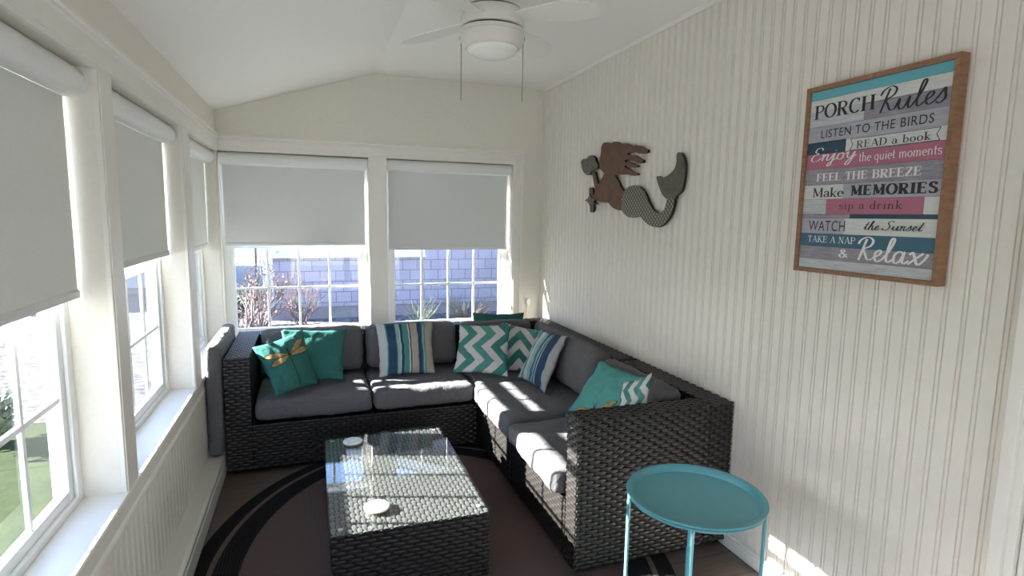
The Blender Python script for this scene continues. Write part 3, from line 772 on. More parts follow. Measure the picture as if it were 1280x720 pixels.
def blade(ang):
    m = MB(); n = 22; tp = math.radians(-9); V = []; F = []
    ca, sa = math.cos(ang), math.sin(ang)
    R0, R1 = .125, .505
    for i in range(n + 1):
        s_ = i / n; r = R0 + (R1 - R0) * s_
        lead = .042 + .030 * min(1, s_ / .55); trail = -(.040 + .048 * min(1, s_ / .6))
        if s_ > .62:
            k_ = (s_ - .62) / .38; w = math.sqrt(max(0, 1 - k_ ** 2.4)); mid = .0
            lead = mid + (lead - mid) * w; trail = mid + (trail - mid) * w
        for c_, dz in ((lead, .0025), (lead, -.0025), (trail, -.0025), (trail, .0025)):
            y = c_ * math.cos(tp); z = c_ * math.sin(tp) + dz
            V.append((FX + r * ca - y * sa, FY + r * sa + y * ca, 2.345 + z - .03 * s_))
    for i in range(n):
        a = i * 4
        for k_ in range(4): F.append((a + k_, a + (k_ + 1) % 4, a + 4 + (k_ + 1) % 4, a + 4 + k_))
    F.append((0, 1, 2, 3)); F.append((n * 4, n * 4 + 3, n * 4 + 2, n * 4 + 1))
    m.add(V, F); m.build('blade', M_blade, e, smooth=True, auto=40)
for a in (131, 41, -49, -139): blade(math.radians(a))
M_chain = simple('chain_metal', (.35, .33, .30), .4, .6)
for sx in (-1, 1):
    x, y = FX + sx * .943 * .136, FY - sx * .331 * .136
    m = MB(); m.lathe([(.006, 2.262), (.008, 2.268), (.008, 2.276), (.005, 2.28)], (x, y, 0), seg=12); m.tube([(x, y, 2.265), (x, y, 2.005)], .002, 8)
    for q in range(26): m.lathe([(.0008, -.002), (.0023, 0), (.0008, .002)], (x, y, 2.255 - q * .0095), seg=8)
    c_ = m.build('pull_chain', M_chain, e, smooth=True)
    m = MB(); m.lathe([(.001, 1.984), (.008, 1.987), (.0115, 1.996), (.008, 2.004), (.003, 2.009)], (x, y, 0), seg=16); m.build('chain_knob', M_opal, c_, smooth=True)

# ------------------------------------------------------------------ mermaid wall art
MERMAID = {
'body': [(3.341,1.858),(3.322,1.905),(3.321,1.949),(3.298,1.968),(3.251,1.968),(3.197,1.952),(3.163,1.962),(3.115,1.956),(3.077,1.937),(3.023,1.937),(2.975,1.925),(2.943,1.909),(2.902,1.913),(2.844,1.9),(2.811,1.885),(2.776,1.874),(2.778,1.859),(2.816,1.856),(2.865,1.862),(2.907,1.874),(2.975,1.878),(3.0,1.868),(2.957,1.864),(2.897,1.852),(2.863,1.836),(2.813,1.82),(2.82,1.806),(2.86,1.807),(2.919,1.823),(2.972,1.838),(3.021,1.838),(3.015,1.826),(2.953,1.82),(2.91,1.805),(2.871,1.797),(2.875,1.787),(2.916,1.787),(2.968,1.796),(3.013,1.808),(3.021,1.8),(2.976,1.783),(2.915,1.763),(2.864,1.751),(2.871,1.743),(2.921,1.741),(2.991,1.753),(3.054,1.757),(3.138,1.762),(3.117,1.742),(3.078,1.712),(3.048,1.678),(3.014,1.659),(3.029,1.627),(3.036,1.581),(3.037,1.549),(3.065,1.544),(3.122,1.554),(3.172,1.574),(3.197,1.593),(3.253,1.594),(3.305,1.6),(3.359,1.608),(3.403,1.617),(3.422,1.638),(3.394,1.652),(3.381,1.677),(3.407,1.728),(3.438,1.795),(3.399,1.803),(3.37,1.756),(3.345,1.71),(3.321,1.729),(3.282,1.761),(3.271,1.78),(3.299,1.796),(3.331,1.808)],
'mirror': [(3.605,1.88),(3.571,1.893),(3.513,1.891),(3.48,1.905),(3.435,1.906),(3.397,1.887),(3.382,1.861),(3.344,1.834),(3.363,1.81),(3.417,1.809),(3.449,1.796),(3.459,1.78),(3.504,1.779),(3.553,1.803),(3.583,1.831)],
'staff': [(3.476,1.699),(3.42,1.696),(3.409,1.637),(3.396,1.586),(3.401,1.535),(3.452,1.533),(3.45,1.587),(3.471,1.639)],
'star': [(3.52,1.614),(3.471,1.629),(3.45,1.654),(3.421,1.629),(3.37,1.614),(3.397,1.598),(3.34,1.585),(3.412,1.586),(3.444,1.577),(3.468,1.598)],
'tail': [(3.029,1.627),(3.014,1.659),(2.968,1.68),(2.908,1.688),(2.85,1.679),(2.808,1.66),(2.774,1.629),(2.739,1.586),(2.69,1.543),(2.652,1.526),(2.616,1.53),(2.59,1.551),(2.578,1.579),(2.573,1.603),(2.539,1.606),(2.503,1.605),(2.509,1.566),(2.526,1.526),(2.557,1.49),(2.61,1.459),(2.668,1.451),(2.729,1.462),(2.778,1.483),(2.828,1.513),(2.877,1.504),(2.945,1.503),(2.999,1.521),(3.037,1.549),(3.036,1.581)],
'fin': [(2.573,1.599),(2.609,1.616),(2.641,1.65),(2.665,1.683),(2.685,1.724),(2.662,1.726),(2.629,1.713),(2.59,1.72),(2.55,1.734),(2.519,1.755),(2.508,1.785),(2.512,1.824),(2.5,1.835),(2.473,1.828),(2.445,1.799),(2.433,1.764),(2.432,1.718),(2.44,1.673),(2.456,1.635),(2.494,1.617),(2.499,1.601),(2.533,1.608)],
}
def rust():
    t = NT('rusted_brown_metal'); f = t.noise(t.coord(), 18, 5); g = t.noise(t.coord(), 160, 2)
    t.base(t.ramp(f, [(.3, (.105, .052, .034)), (.7, (.165, .085, .056))]), .6, .1); t.bump(g, .2, .001); return t.m
def scales():
    t = NT('scale_embossed_metal'); x, y, z = t.sep(t.coord())
    a = t.math('SINE', t.math('MULTIPLY', t.math('ADD', y, t.math('MULTIPLY', z, .85)), 230.0)); c_ = t.math('SINE', t.math('MULTIPLY', t.math('SUBTRACT', t.math('MULTIPLY', y, .9), z), 230.0))
    f = t.math('MAXIMUM', a, c_)
    t.base(t.ramp(f, [(.35, (.27, .25, .215)), (.8, (.05, .045, .036))]), .5, .15); t.bump(f, -.5, .002); return t.m
def hammered():
    t = NT('hammered_pewter'); f = t.noise(t.coord(), 75, 4)
    t.base(t.ramp(f, [(.35, (.07, .065, .055)), (.65, (.19, .18, .155))]), .5, .2); t.bump(f, .6, .004); return t.m
M_rust = rust(); M_scale = scales(); M_ham = hammered(); M_fin = simple('bronze_fin', (.105, .092, .068), .5, .15, nscale=30, namt=.25); M_edge = simple('dark_metal_edge', (.016, .012, .010), .5, .4)
def smooth_poly(P, it=1):
    for _ in range(it):
        Q = []
        for i in range(len(P)):
            a, c_ = P[i], P[(i + 1) % len(P)]; Q += [(.8 * a[0] + .2 * c_[0], .8 * a[1] + .2 * c_[1]), (.2 * a[0] + .8 * c_[0], .2 * a[1] + .8 * c_[1])]
        P = Q
    return P
e = thing('mermaid_wall_art', 'cut metal mermaid silhouette with brown body and scaled tail on the beadboard wall', 'wall art', (1.765, 3.0, 1.7))
for key, nm, mat, d0, d1, it in (('body', 'body', M_rust, 1.760, 1.7746, 2), ('tail', 'tail', M_scale, 1.7585, 1.773, 2), ('fin', 'tail_fin', M_fin, 1.7605, 1.775, 2), ('mirror', 'hand_mirror', M_ham, 1.757, 1.7755, 2), ('staff', 'rod', M_fin, 1.762, 1.776, 1), ('star', 'starfish', M_ham, 1.755, 1.7765, 0)):
    P = smooth_poly(MERMAID[key], it)
    m = MB(); nP = len(P); V = [(d0, a, c_) for a, c_ in P] + [(d1, a, c_) for a, c_ in P]
    m.add(V[:nP], [tuple(range(nP))], 0); m.add(V, [tuple(range(2 * nP - 1, nP - 1, -1))] + [(i, (i + 1) % nP, nP + (i + 1) % nP, nP + i) for i in range(nP)], 1)
    m.build(nm, [mat, M_edge], e, fix=False)
for y, z in ((3.2, 1.85), (2.85, 1.6), (2.55, 1.68)):
    m = MB(); m.lathe([(.006, 0), (.006, .0115)], (XR - .0005, y, z), Vector((-1, 0, 0)), 12); m.build('standoff', M_edge, e)

# ------------------------------------------------------------------ porch sign
def wood_frame():
    t = NT('warm_wood_frame'); f = t.noise(t.mapping(t.coord(), (4, 22, 22)), 3, 5)
    t.base(t.ramp(f, [(.3, (.19, .095, .050)), (.7, (.30, .16, .088))]), .55); t.bump(f, .2, .001); return t.m
M_frame = wood_frame()
FXs, Y0, Y1, Za, Zb = 1.745, 1.165, 1.700, 1.312, 1.983
iy0, iy1, iz0, iz1 = 1.182, 1.683, 1.327, 1.966
e = thing('porch_rules_sign', 'framed wooden plank sign of porch rules on the beadboard wall', 'sign', (1.765, 1.43, Za))
m = MB()
for a, c_ in (((Y0, iz1), (Y1, Zb)), ((Y0, Za), (Y1, iz0)), ((Y0, iz0), (iy0, iz1)), ((iy1, iz0), (Y1, iz1))): m.box((FXs, a[0], a[1]), (XR - .001, c_[0], c_[1]))
m.build('frame', M_frame, e, bevel=.0015)
def plank_mat(name, c, streak=.35, dark=(.12, .10, .11)):
    t = NT(name); f = t.noise(t.mapping(t.coord(), (1, 9, 90)), 1.6, 6, .65); f2 = t.noise(t.mapping(t.coord(), (1, 20, 260)), 1.2, 3)
    k_ = t.math('MULTIPLY', t.ramp(t.math('ADD', t.math('MULTIPLY', f, .7), t.math('MULTIPLY', f2, .3)), [(.42, (0, 0, 0)), (.68, (1, 1, 1))]), streak)
    t.base(t.mix(k_, c, dark), .55); return t.m
PM = [plank_mat('plank_turquoise', (.115, .40, .46), .06), plank_mat('plank_white', (.60, .615, .59), .35, (.33, .32, .34)), plank_mat('plank_grey', (.30, .285, .33), .75, (.13, .11, .13)), plank_mat('plank_lavender', (.40, .40, .46), .35), plank_mat('plank_navy', (.022, .06, .095), .12, (.01, .02, .03)), plank_mat('plank_pink', (.40, .135, .20), .2, (.2, .07, .12)), plank_mat('plank_blue', (.035, .125, .185), .12, (.02, .05, .08)), plank_mat('plank_pale', (.50, .53, .55), .55, (.2, .19, .2))]
PH, PW = iz1 - iz0, iy1 - iy0
rows = [(0, .050, [(0, 1, 0)]), (.050, .115, [(0, 1, 1)]), (.115, .20, [(0, .44, 7), (.44, 1, 2)]), (.20, .285, [(0, 1, 3)]), (.285, .352, [(0, .32, 4), (.32, 1, 1)]), (.352, .437, [(0, 1, 5)]), (.437, .525, [(0, 1, 2)]), (.525, .606, [(0, .33, 1), (.33, 1, 3)]), (.606, .690, [(0, .20, 7), (.20, .90, 5), (.90, 1, 1)]), (.690, .712, [(0, .40, 2), (.40, 1, 4)]), (.712, .80, [(0, .36, 3), (.36, 1, 1)]), (.80, .872, [(0, 1, 6)]), (.872, .945, [(0, 1, 2)]), (.945, 1, [(0, 1, 7)])]
m = MB(); PX = FXs + .009
m.box((PX + .003, iy0, iz0), (PX + .012, iy1, iz1), 4)
for t0, t1, cs in rows:
    for u0, u1, mi in cs: m.box((PX, iy1 - PW * u1 + .0003, iz1 - PH * t1 + .0006), (PX + .004, iy1 - PW * u0 - .0003, iz1 - PH * t0 - .0004), mi)
m.build('plank_panel', PM, e)

# lettering ---------------------------------------------------------
def arc(cx_, cy_, rx, ry, a0, a1, n=14):
    return [(cx_ + rx * math.cos(math.radians(a0 + (a1 - a0) * i / n)), cy_ + ry * math.sin(math.radians(a0 + (a1 - a0) * i / n))) for i in range(n + 1)]
# serif glyphs: (width, [(points, heavy?, serif_start, serif_end)])
def V_(x, a=0, c=1, h=1, s0=1, s1=1): return ([(x, a), (x, c)], h, s0, s1)
GL = {
 'P': (.62, [V_(.14), ([(.14, .96)] + arc(.34, .73, .23, .23, 90, -90) + [(.14, .5)], 0, 0, 0)]),
 'O': (.80, [(arc(.40, .5, .33, .48, 0, 360, 28), .6, 0, 0)]),
 'R': (.72, [V_(.14), ([(.14, .96)] + arc(.34, .74, .22, .22, 90, -90) + [(.14, .52)], 0, 0, 0), ([(.32, .52), (.60, 0)], 1, 0, 1)]),
 'C': (.70, [(arc(.38, .5, .31, .48, 48, 312, 22), .6, 0, 0), ([(.60, .72), (.60, .98)], 0, 0, 0)]),
 'H': (.80, [V_(.15), V_(.65), ([(.15, .5), (.65, .5)], 0, 0, 0)]),
 'E': (.64, [V_(.14), ([(.14, .97), (.56, .97), (.56, .78)], 0, 0, 0), ([(.14, .52), (.44, .52)], 0, 0, 0), ([(.44, .62), (.44, .42)], 0, 0, 0), ([(.14, .03), (.58, .03), (.58, .24)], 0, 0, 0)]),
 'A': (.76, [([(.10, 0), (.38, 1)], 0, 1, 0), ([(.38, 1), (.66, 0)], 1, 0, 1), ([(.22, .34), (.55, .34)], 0, 0, 0)]),
 'D': (.74, [V_(.14), ([(.14, .97)] + arc(.32, .5, .34, .47, 90, -90) + [(.14, .03)], .3, 0, 0)]),
 'F': (.60, [V_(.14), ([(.14, .97), (.54, .97), (.54, .76)], 0, 0, 0), ([(.14, .52), (.42, .52)], 0, 0, 0), ([(.42, .62), (.42, .42)], 0, 0, 0)]),
 'L': (.60, [V_(.14), ([(.14, .03), (.54, .03), (.54, .28)], 0, 0, 0)]),
 'T': (.66, [V_(.33, 0, .97, 1, 1, 0), ([(.06, .74), (.06, .97), (.60, .97), (.60, .74)], 0, 0, 0)]),
 'B': (.68, [V_(.14), ([(.14, .97)] + arc(.34, .745, .2, .225, 90, -90) + [(.14, .52)], .2, 0, 0), ([(.3, .52)] + arc(.36, .275, .23, .245, 90, -90) + [(.14, .03)], .2, 0, 0)]),
 'Z': (.64, [([(.08, .74), (.08, .97), (.54, .97)], 0, 0, 0), ([(.54, .97), (.08, .03)], 1, 0, 0), ([(.08, .03), (.56, .03), (.56, .28)], 0, 0, 0)]),
 'M': (.94, [V_(.14, 0, 1, .2), V_(.78), ([(.16, 1), (.46, .1)], 1, 0, 0), ([(.46, .1), (.78, 1)], 0, 0, 0)]),
 'I': (.36, [V_(.18)]),
 'S': (.60, [([(.50, .78)] + arc(.31, .74, .19, .23, 30, 200) + arc(.31, .25, .21, .24, 70, -150), .5, 0, 0), ([(.51, .72), (.51, .96)], 0, 0, 0), ([(.09, .28), (.09, .04)], 0, 0, 0)]),
 'K': (.74, [V_(.14), ([(.60, 1), (.16, .42)], 0, 1, 0), ([(.28, .56), (.62, 0)], 1, 0, 1)]),
 'N': (.78, [V_(.14, 0, 1, 0), V_(.62, 0, 1, 0, 0, 1), ([(.14, 1), (.62, 0)], 1, 0, 0)]),
 'a': (.54, [([(.12, .46)] + arc(.26, .44, .15, .18, 150, 0) + [(.41, .08), (.5, .02)], .6, 0, 0), (arc(.24, .17, .16, .155, 60, 400, 16), 0, 0, 0)]),
 'b': (.58, [V_(.12, 0, 1, .8, 0, 1), (arc(.30, .30, .20, .28, 0, 360, 18), 0, 0, 0)]),
 'o': (.56, [(arc(.28, .30, .21, .28, 0, 360, 20), .3, 0, 0)]),
 'k': (.58, [V_(.13, 0, 1), ([(.46, .58), (.15, .25)], 0, 1, 0), ([(.22, .33), (.48, 0)], .6, 0, 1)]),
 't': (.36, [([(.16, .85), (.16, .12)] + arc(.25, .12, .09, .1, 180, 300, 6), .7, 0, 0), ([(.03, .58), (.32, .58)], 0, 0, 0)]),
 'h': (.62, [V_(.13, 0, 1), (arc(.29, .38, .16, .2, 170, 0, 10) + [(.45, 0)], .6, 0, 1)]),
 'e': (.52, [([(.08, .32), (.45, .32)] + arc(.27, .30, .19, .28, 5, 310, 20), .3, 0, 0)]),
 'q': (.58, [V_(.44, -.35, .58, .8, 1, 0), (arc(.26, .30, .19, .28, 0, 360, 18), 0, 0, 0)]),
 'u': (.60, [([(.13, .58), (.13, .2)] + arc(.28, .2, .15, .18, 180, 350, 10), .6, 1, 0), V_(.45, 0, .58, .7, 1, 1)]),
 'i': (.32, [V_(.16, 0, .58), ([(.15, .78), (.17, .86)], 1, 0, 0)]),
 'm': (.90, [V_(.13, 0, .58), (arc(.28, .38, .15, .2, 170, 0, 10) + [(.43, 0)], .6, 0, 1), (arc(.58, .38, .15, .2, 170, 0, 10) + [(.73, 0)], .6, 0, 1)]),
 'n': (.62, [V_(.13, 0, .58), (arc(.29, .38, .16, .2, 170, 0, 10) + [(.45, 0)], .6, 0, 1)]),
 's': (.46, [([(.38, .46)] + arc(.23, .44, .14, .14, 20, 210, 8) + arc(.23, .15, .16, .145, 70, -150, 10), .3, 0, 0)]),
 'p': (.58, [V_(.13, -.35, .58, .8, 1, 1), (arc(.31, .30, .19, .28, 0, 360, 18), 0, 0, 0)]),
 'd': (.60, [V_(.45, 0, 1, .8, 1, 1), (arc(.27, .30, .19, .28, 0, 360, 18), 0, 0, 0)]),
 'r': (.46, [V_(.13, 0, .58), (arc(.28, .40, .15, .18, 170, 40, 8), .6, 0, 0)]),
 '&': (.80, [([(.70, .05), (.25, .68)] + arc(.36, .80, .14, .17, 210, -30, 10) + [(.22, .45)] + arc(.30, .24, .20, .22, 140, 330, 10) + [(.66, .46)], .4, 0, 0)]),
 ' ': (.34, []),
}
SC = {
 'R': (.62, [[(.14, .0), (.2, .45), (.27, .95)], [(.0, .72), (.08, .92), (.3, 1.03), (.5, .9), (.46, .66), (.24, .50), (.33, .30), (.46, .06), (.62, .1)]]),
 'u': (.56, [[(.0, .1), (.08, .46), (.1, .15), (.2, .02), (.32, .12), (.4, .48), (.41, .14), (.47, .02), (.58, .14)]]),
 'l': (.32, [[(0, .14), (.16, .5), (.25, .92), (.18, 1.02), (.12, .8), (.11, .2), (.2, .02), (.34, .14)]]),
 'e': (.36, [[(0, .14), (.17, .26), (.26, .40), (.19, .5), (.08, .38), (.08, .14), (.2, .01), (.38, .15)]]),
 's': (.34, [[(0, .14), (.12, .36), (.2, .55), (.24, .36), (.28, .16), (.16, .0), (.03, .07)]]),
 'n': (.50, [[(.0, .38), (.07, .49), (.09, .3), (.08, .0)], [(.08, .22), (.2, .46), (.3, .44), (.31, .12), (.38, .01), (.52, .14)]]),
 'j': (.28, [[(0, .14), (.12, .49), (.12, .0), (.08, -.36), (-.04, -.42), (-.04, -.25), (.12, -.05), (.3, .14)], [(.13, .68), (.15, .72)]]),
 'o': (.44, [[(.22, .48), (.07, .38), (.06, .12), (.19, .0), (.32, .12), (.32, .36), (.22, .48), (.30, .38), (.46, .42)]]),
 'y': (.48, [[(0, .38), (.08, .48), (.1, .2), (.2, .05), (.32, .16), (.39, .48), (.36, -.05), (.26, -.42), (.13, -.38), (.2, -.14), (.52, .25)]]),
 't': (.34, [[(0, .14), (.16, .5), (.2, .88), (.14, .2), (.2, .01), (.36, .14)], [(.02, .60), (.34, .62)]]),
 'h': (.50, [[(0, .14), (.18, .55), (.24, .93), (.16, .98), (.11, .6), (.09, .0)], [(.09, .2), (.22, .47), (.32, .42), (.33, .1), (.40, .01), (.52, .14)]]),
 'a': (.52, [[(.32, .40), (.2, .5), (.06, .36), (.06, .1), (.16, .0), (.28, .14), (.34, .48), (.34, .12), (.41, .01), (.54, .15)]]),
 'x': (.46, [[(0, .38), (.09, .49), (.2, .25), (.32, .01), (.48, .2), (.56, .45)], [(.42, .48), (.22, .25), (.02, .0)]]),
 'E': (.56, [[(.50, .82), (.40, 1.0), (.20, .98), (.14, .72), (.34, .56), (.12, .46), (.04, .2), (.16, .01), (.38, .04), (.56, .24)]]),
 'S': (.62, [[(.60, .86), (.46, 1.0), (.24, .92), (.22, .70), (.40, .48), (.38, .18), (.16, .0), (-.04, .08), (-.06, .22)]]),
 ' ': (.3, []),
}
def catmull(P, k_=6):
    if len(P) < 3: return P
    P = [P[0]] + list(P) + [P[-1]]; out = []
    for i in range(1, len(P) - 2):
        a, b1, c_, d = [np.array(q) for q in P[i - 1:i + 3]]
        for t in np.arange(0, 1, 1 / k_): out.append(tuple(.5 * ((2 * b1) + (c_ - a) * t + (2 * a - 5 * b1 + 4 * c_ - d) * t * t + (3 * b1 - a - 3 * c_ + d) * t ** 3)))
    out.append(tuple(P[-2])); return out
def ribbon(out, pts, w):
    """w: width or function of direction"""
    n = len(pts); pts = [np.array(p_, float) for p_ in pts]; L_, R_ = [], []
    for i in range(n):
        t = pts[min(i + 1, n - 1)] - pts[max(i - 1, 0)]; ln = np.hypot(*t)
        if ln < 1e-9: t = np.array([1., 0]); ln = 1
        t /= ln; nn_ = np.array([-t[1], t[0]])
        ww = w(t) if callable(w) else w
        k_ = 1.0
        if 0 < i < n - 1:
            a = pts[i] - pts[i - 1]; a /= max(1e-9, np.hypot(*a)); k_ = 1 / max(.6, abs(a @ t))
        L_.append(pts[i] + nn_ * ww / 2 * k_); R_.append(pts[i] - nn_ * ww / 2 * k_)
    for i in range(n - 1): out.append([tuple(L_[i]), tuple(R_[i]), tuple(R_[i + 1]), tuple(L_[i + 1])])
def set_serif(txt, thin=.055, thick=.15, track=.03, sw=.11, sh=.05):
    out = []; x = 0
    for ch in txt:
        wd, st = GL[ch]
        for pts, hv, s0, s1 in st:
            w = thin + (thick - thin) * hv
            if 0 < hv < 1 and len(pts) > 8: wf = lambda t, w=w: thin + (thick * .95 - thin) * abs(t[1]) ** 1.5
            elif len(pts) > 8: wf = lambda t: thin + (thick * .8 - thin) * abs(t[1]) ** 1.5
            else: wf = w
            ribbon(out, [(x + a, c_) for a, c_ in pts], wf)
            for flag, (a, c_) in ((s0, pts[0]), (s1, pts[-1])):
                if flag: ribbon(out, [(x + a - w / 2 - sw * .7, c_ + (sh / 2 if c_ < .3 else -sh / 2)), (x + a + w / 2 + sw * .7, c_ + (sh / 2 if c_ < .3 else -sh / 2))], sh)
        x += wd + track
    return out
def set_script(txt, w=.055, slant=.18, track=0.0, contrast=.6):
    out = []; x = 0
    for ch in txt:
        wd, st = SC[ch]
        for pts in st:
            q = catmull([(x + a + slant * c_, c_) for a, c_ in pts])
            ribbon(out, q, lambda t: w * (1 - contrast + contrast * 1.5 * abs(t[1])))
        x += wd + track
    return out
def set_sans(txt):
    cu_ = bpy.data.curves.new('txt', 'FONT'); cu_.body = txt; cu_.size = 1; cu_.resolution_u = 4; cu_.space_character = 1.08
    o = bpy.data.objects.new('txt', cu_); COL.objects.link(o)
    dg = bpy.context.evaluated_depsgraph_get(); me = bpy.data.meshes.new_from_object(o.evaluated_get(dg))
    polys = [[(me.vertices[i].co.x, me.vertices[i].co.y) for i in p_.vertices] for p_ in me.polygons]
    bpy.data.objects.remove(o); bpy.data.curves.remove(cu_); bpy.data.meshes.remove(me)
    return polys
M_ink = simple('ink_black', (.018, .02, .026), .6); M_inkw = simple('ink_white', (.72, .72, .70), .6)
def letter(polys, u0, u1, t0, t1, mat, name='lettering', bold=0):
    """fit to u (metres along the wall from y=1.71) and t (fraction down the panel); t1 is the lower edge"""
    A = np.array([p_ for q in polys for p_ in q]); lo, hi = A.min(0), A.max(0)
    spans = sorted((min(p_[0] for p_ in q), max(p_[0] for p_ in q)) for q in polys); cuts = []; r_ = spans[0][1]
    for a, c_ in spans:
        if a - r_ > .17: cuts.append((a + r_) / 2)
        r_ = max(r_, c_)
    for k_ in range(len(cuts) + 1):                       # one part for each word
        m = MB()
        for i, q in enumerate(polys):
            if sum(1 for c_ in cuts if q[0][0] > c_) != k_: continue
            x = PX - .0008 - .000004 * i
            V = []
            for a, c_ in q:
                U = u0 + (a - lo[0]) / (hi[0] - lo[0]) * (u1 - u0); Tt = t1 + (c_ - lo[1]) / (hi[1] - lo[1]) * (t0 - t1)
                V.append((x, 1.71 - U, iz1 - PH * Tt))
            m.add(V, [tuple(range(len(q)))])
        m.build(name, mat, e, fix=False)
letter(set_serif('PORCH', .06, .17), .046, .286, .078, .158, M_ink)
letter(set_script('Rules', .06, .16), .300, .513, .056, .182, M_ink)
letter(set_sans('LISTEN TO THE BIRDS'), .084, .482, .221, .266, M_ink)
letter(set_serif('READ a book', .055, .13, .05), .230, .480, .303, .343, M_ink)
bn = []
for P in ([(.0, 0), (1, 0)], [(0, 1), (1, 1)], [(0, 0), (.035, .5), (0, 1)], [(1, 0), (.965, .5), (1, 1)]):
    q = [(a * 6.2, c_) for a, c_ in P]; ribbon(bn, q, .05)
letter(bn, .204, .506, .289, .351, M_ink, 'banner_outline')
letter(set_script('Enjoy', .06, .2), .046, .236, .317, .425, M_inkw)
letter(set_serif('the quiet moments', .05, .11, -.01, .03, .03), .244, .516, .366, .430, M_inkw)
letter(set_serif('FEEL THE BREEZE', .06, .19, .05), .077, .460, .461, .507, M_inkw)
letter(set_serif('Make', .055, .14, .0), .066, .199, .541, .596, M_ink)
letter(set_serif('MEMORIES', .09, .25, .10, .10, .08), .224, .516, .535, .593, M_ink)
letter(set_serif('sip a drink', .05, .09, .06), .183, .413, .622, .676, M_ink)
letter(set_sans('WATCH'), .060, .213, .726, .784, M_ink)
letter(set_script('the Sunset', .075, .3, .03), .283, .488, .722, .772, M_ink)
letter(set_serif('TAKE A NAP', .05, .12, .02), .061, .258, .812, .850, M_inkw)
letter(set_serif('&', .08, .17), .197, .234, .880, .926, M_inkw)
letter(set_script('Relax', .07, .14), .268, .512, .806, .935, M_inkw)

# ------------------------------------------------------------------ outside
GZ = -.27
def ground_mat(name, stops, scale, bump=None, rough=.9):
    t = NT(name); f = t.noise(t.coord(), scale, 5, .6); t.base(t.ramp(f, stops), rough, spec=.1)
    if bump: t.bump(f, bump, .03)
    return t.m
M_gravel = ground_mat('pale_gravel', [(.35, (.04, .034, .034)), (.5, (.105, .096, .10)), (.62, (.19, .178, .185))], 14, .8)
M_gravel2 = ground_mat('pale_crushed_stone', [(.3, (.16, .15, .14)), (.7, (.29, .275, .26))], 20, .6)
M_grass = ground_mat('lawn_grass', [(.3, (.016, .024, .008)), (.7, (.034, .044, .016))], 3, .5)
M_road = ground_mat('asphalt', [(.3, (.07, .068, .08)), (.7, (.10, .095, .11))], 8)
def slab(name, x0, x1, y0, y1, z, mat): 
    m = MB(); m.box((x0, y0, z - .1), (x1, y1, z)); return struct(m.build(name, mat))
slab('ground_gravel', -5, 14, 5.601, 14.0, GZ, M_gravel)
slab('ground_gravel_strip', -1.6, 14, 4.62, 5.6, GZ, M_gravel)
slab('ground_lawn_strip', -5, -1.601, 4.62, 5.6, GZ - .004, M_grass)
slab('ground_lawn', -60, -5.001, -20, 24, GZ - .01, M_grass)
slab('ground_gravel_side', -4.999, -.80, -6, 2.6, GZ - .004, M_gravel2)
slab('ground_lawn_side', -4.999, -.96, 2.601, 4.615, GZ - .004, M_grass)
slab('ground_deck', -2, 5, -9, YF - .13, -.06, simple('grey_deck', (.22, .21, .20), .8, nscale=6))
slab('ground_path', -5, 30, 14.001, 24, GZ - .01, simple('pale_concrete', (.19, .19, .19), .8, nscale=4))
slab('ground_road', -60, 60, 24.001, 46, GZ - .015, M_road)
slab('ground_verge', -90, 90, 46.001, 120, GZ + .02, M_grass)

def shingles():
    t = NT('lavender_grey_shingles'); v = t.coord(); x, y, z = t.sep(v)
    cb = t.n.new('ShaderNodeCombineXYZ'); t.l.new(t.math('ADD', x, t.math('MULTIPLY', y, 1.0)), cb.inputs[0]); t.l.new(z, cb.inputs[1])
    br = t.n.new('ShaderNodeTexBrick'); t.l.new(cb.outputs[0], br.inputs['Vector'])
    br.inputs['Scale'].default_value = 1; br.inputs['Brick Width'].default_value = .25; br.inputs['Row Height'].default_value = .178; br.inputs['Mortar Size'].default_value = .006
    br.inputs['Color1'].default_value = (.215, .207, .255, 1); br.inputs['Color2'].default_value = (.25, .24, .292, 1); br.inputs['Mortar'].default_value = (.095, .09, .115, 1)
    br.inputs['Bias'].default_value = 0
    t.base(br.outputs[0], .8); t.bump(br.outputs['Fac'], -.6, .01); return t.m
M_shing = shingles(); M_wtrim = simple('white_house_trim', (.48, .50, .53), .5); M_found = simple('concrete_foundation', (.17, .16, .175), .9, nscale=5, namt=.15); M_roof = simple('grey_roof_shingles', (.16, .155, .16), .9, nscale=20, namt=.3)
HY = 10.0
M_dpane = simple('dark_pane', (.03, .035, .045), .05)
e = thing('house', 'lavender grey shingled house with white trim seen through the back windows', 'house', (5, HY + 3, GZ))
m = MB(); m.box((-.70, HY, -.07), (11, HY + 7, 2.4)); m.build('shingle_wall', M_shing, e)
m = MB(); m.box((-.68, HY + .02, GZ), (10.98, HY + 6.98, -.07)); m.build('foundation', M_found, e)
m = MB(); m.box((-.755, HY - .03, -.09), (-.60, HY + .1, 2.62)); m.build('corner_board', M_wtrim, e)
m = MB(); m.box((-.60, HY - .028, .775), (1.888, HY - .001, 1.0)); m.box((-.60, HY - .045, .76), (1.90, HY - .001, .80)); m.build('window_apron', M_wtrim, e)
m = MB(); m.box((-.45, HY - .02, 1.0), (1.75, HY - .002, 2.3)); wf = m.build('picture_window', M_wtrim, e)
m = MB(); m.box((-.36, HY - .026, 1.08), (.62, HY - .021, 2.22)); m.box((.70, HY - .026, 1.08), (1.66, HY - .021, 2.22)); m.build('glass_pane', M_dpane, wf)
xm, ze, zr = 5.15, 2.62, 4.75
m = MB(); m.prism([(-.70, 2.4), (11, 2.4), (11, 2.72), (xm, 4.68), (-.70, 2.72)], lambda a, c_, d: (a, d, c_), HY + .001, HY + 6.9); m.build('gable_wall', M_shing, e)
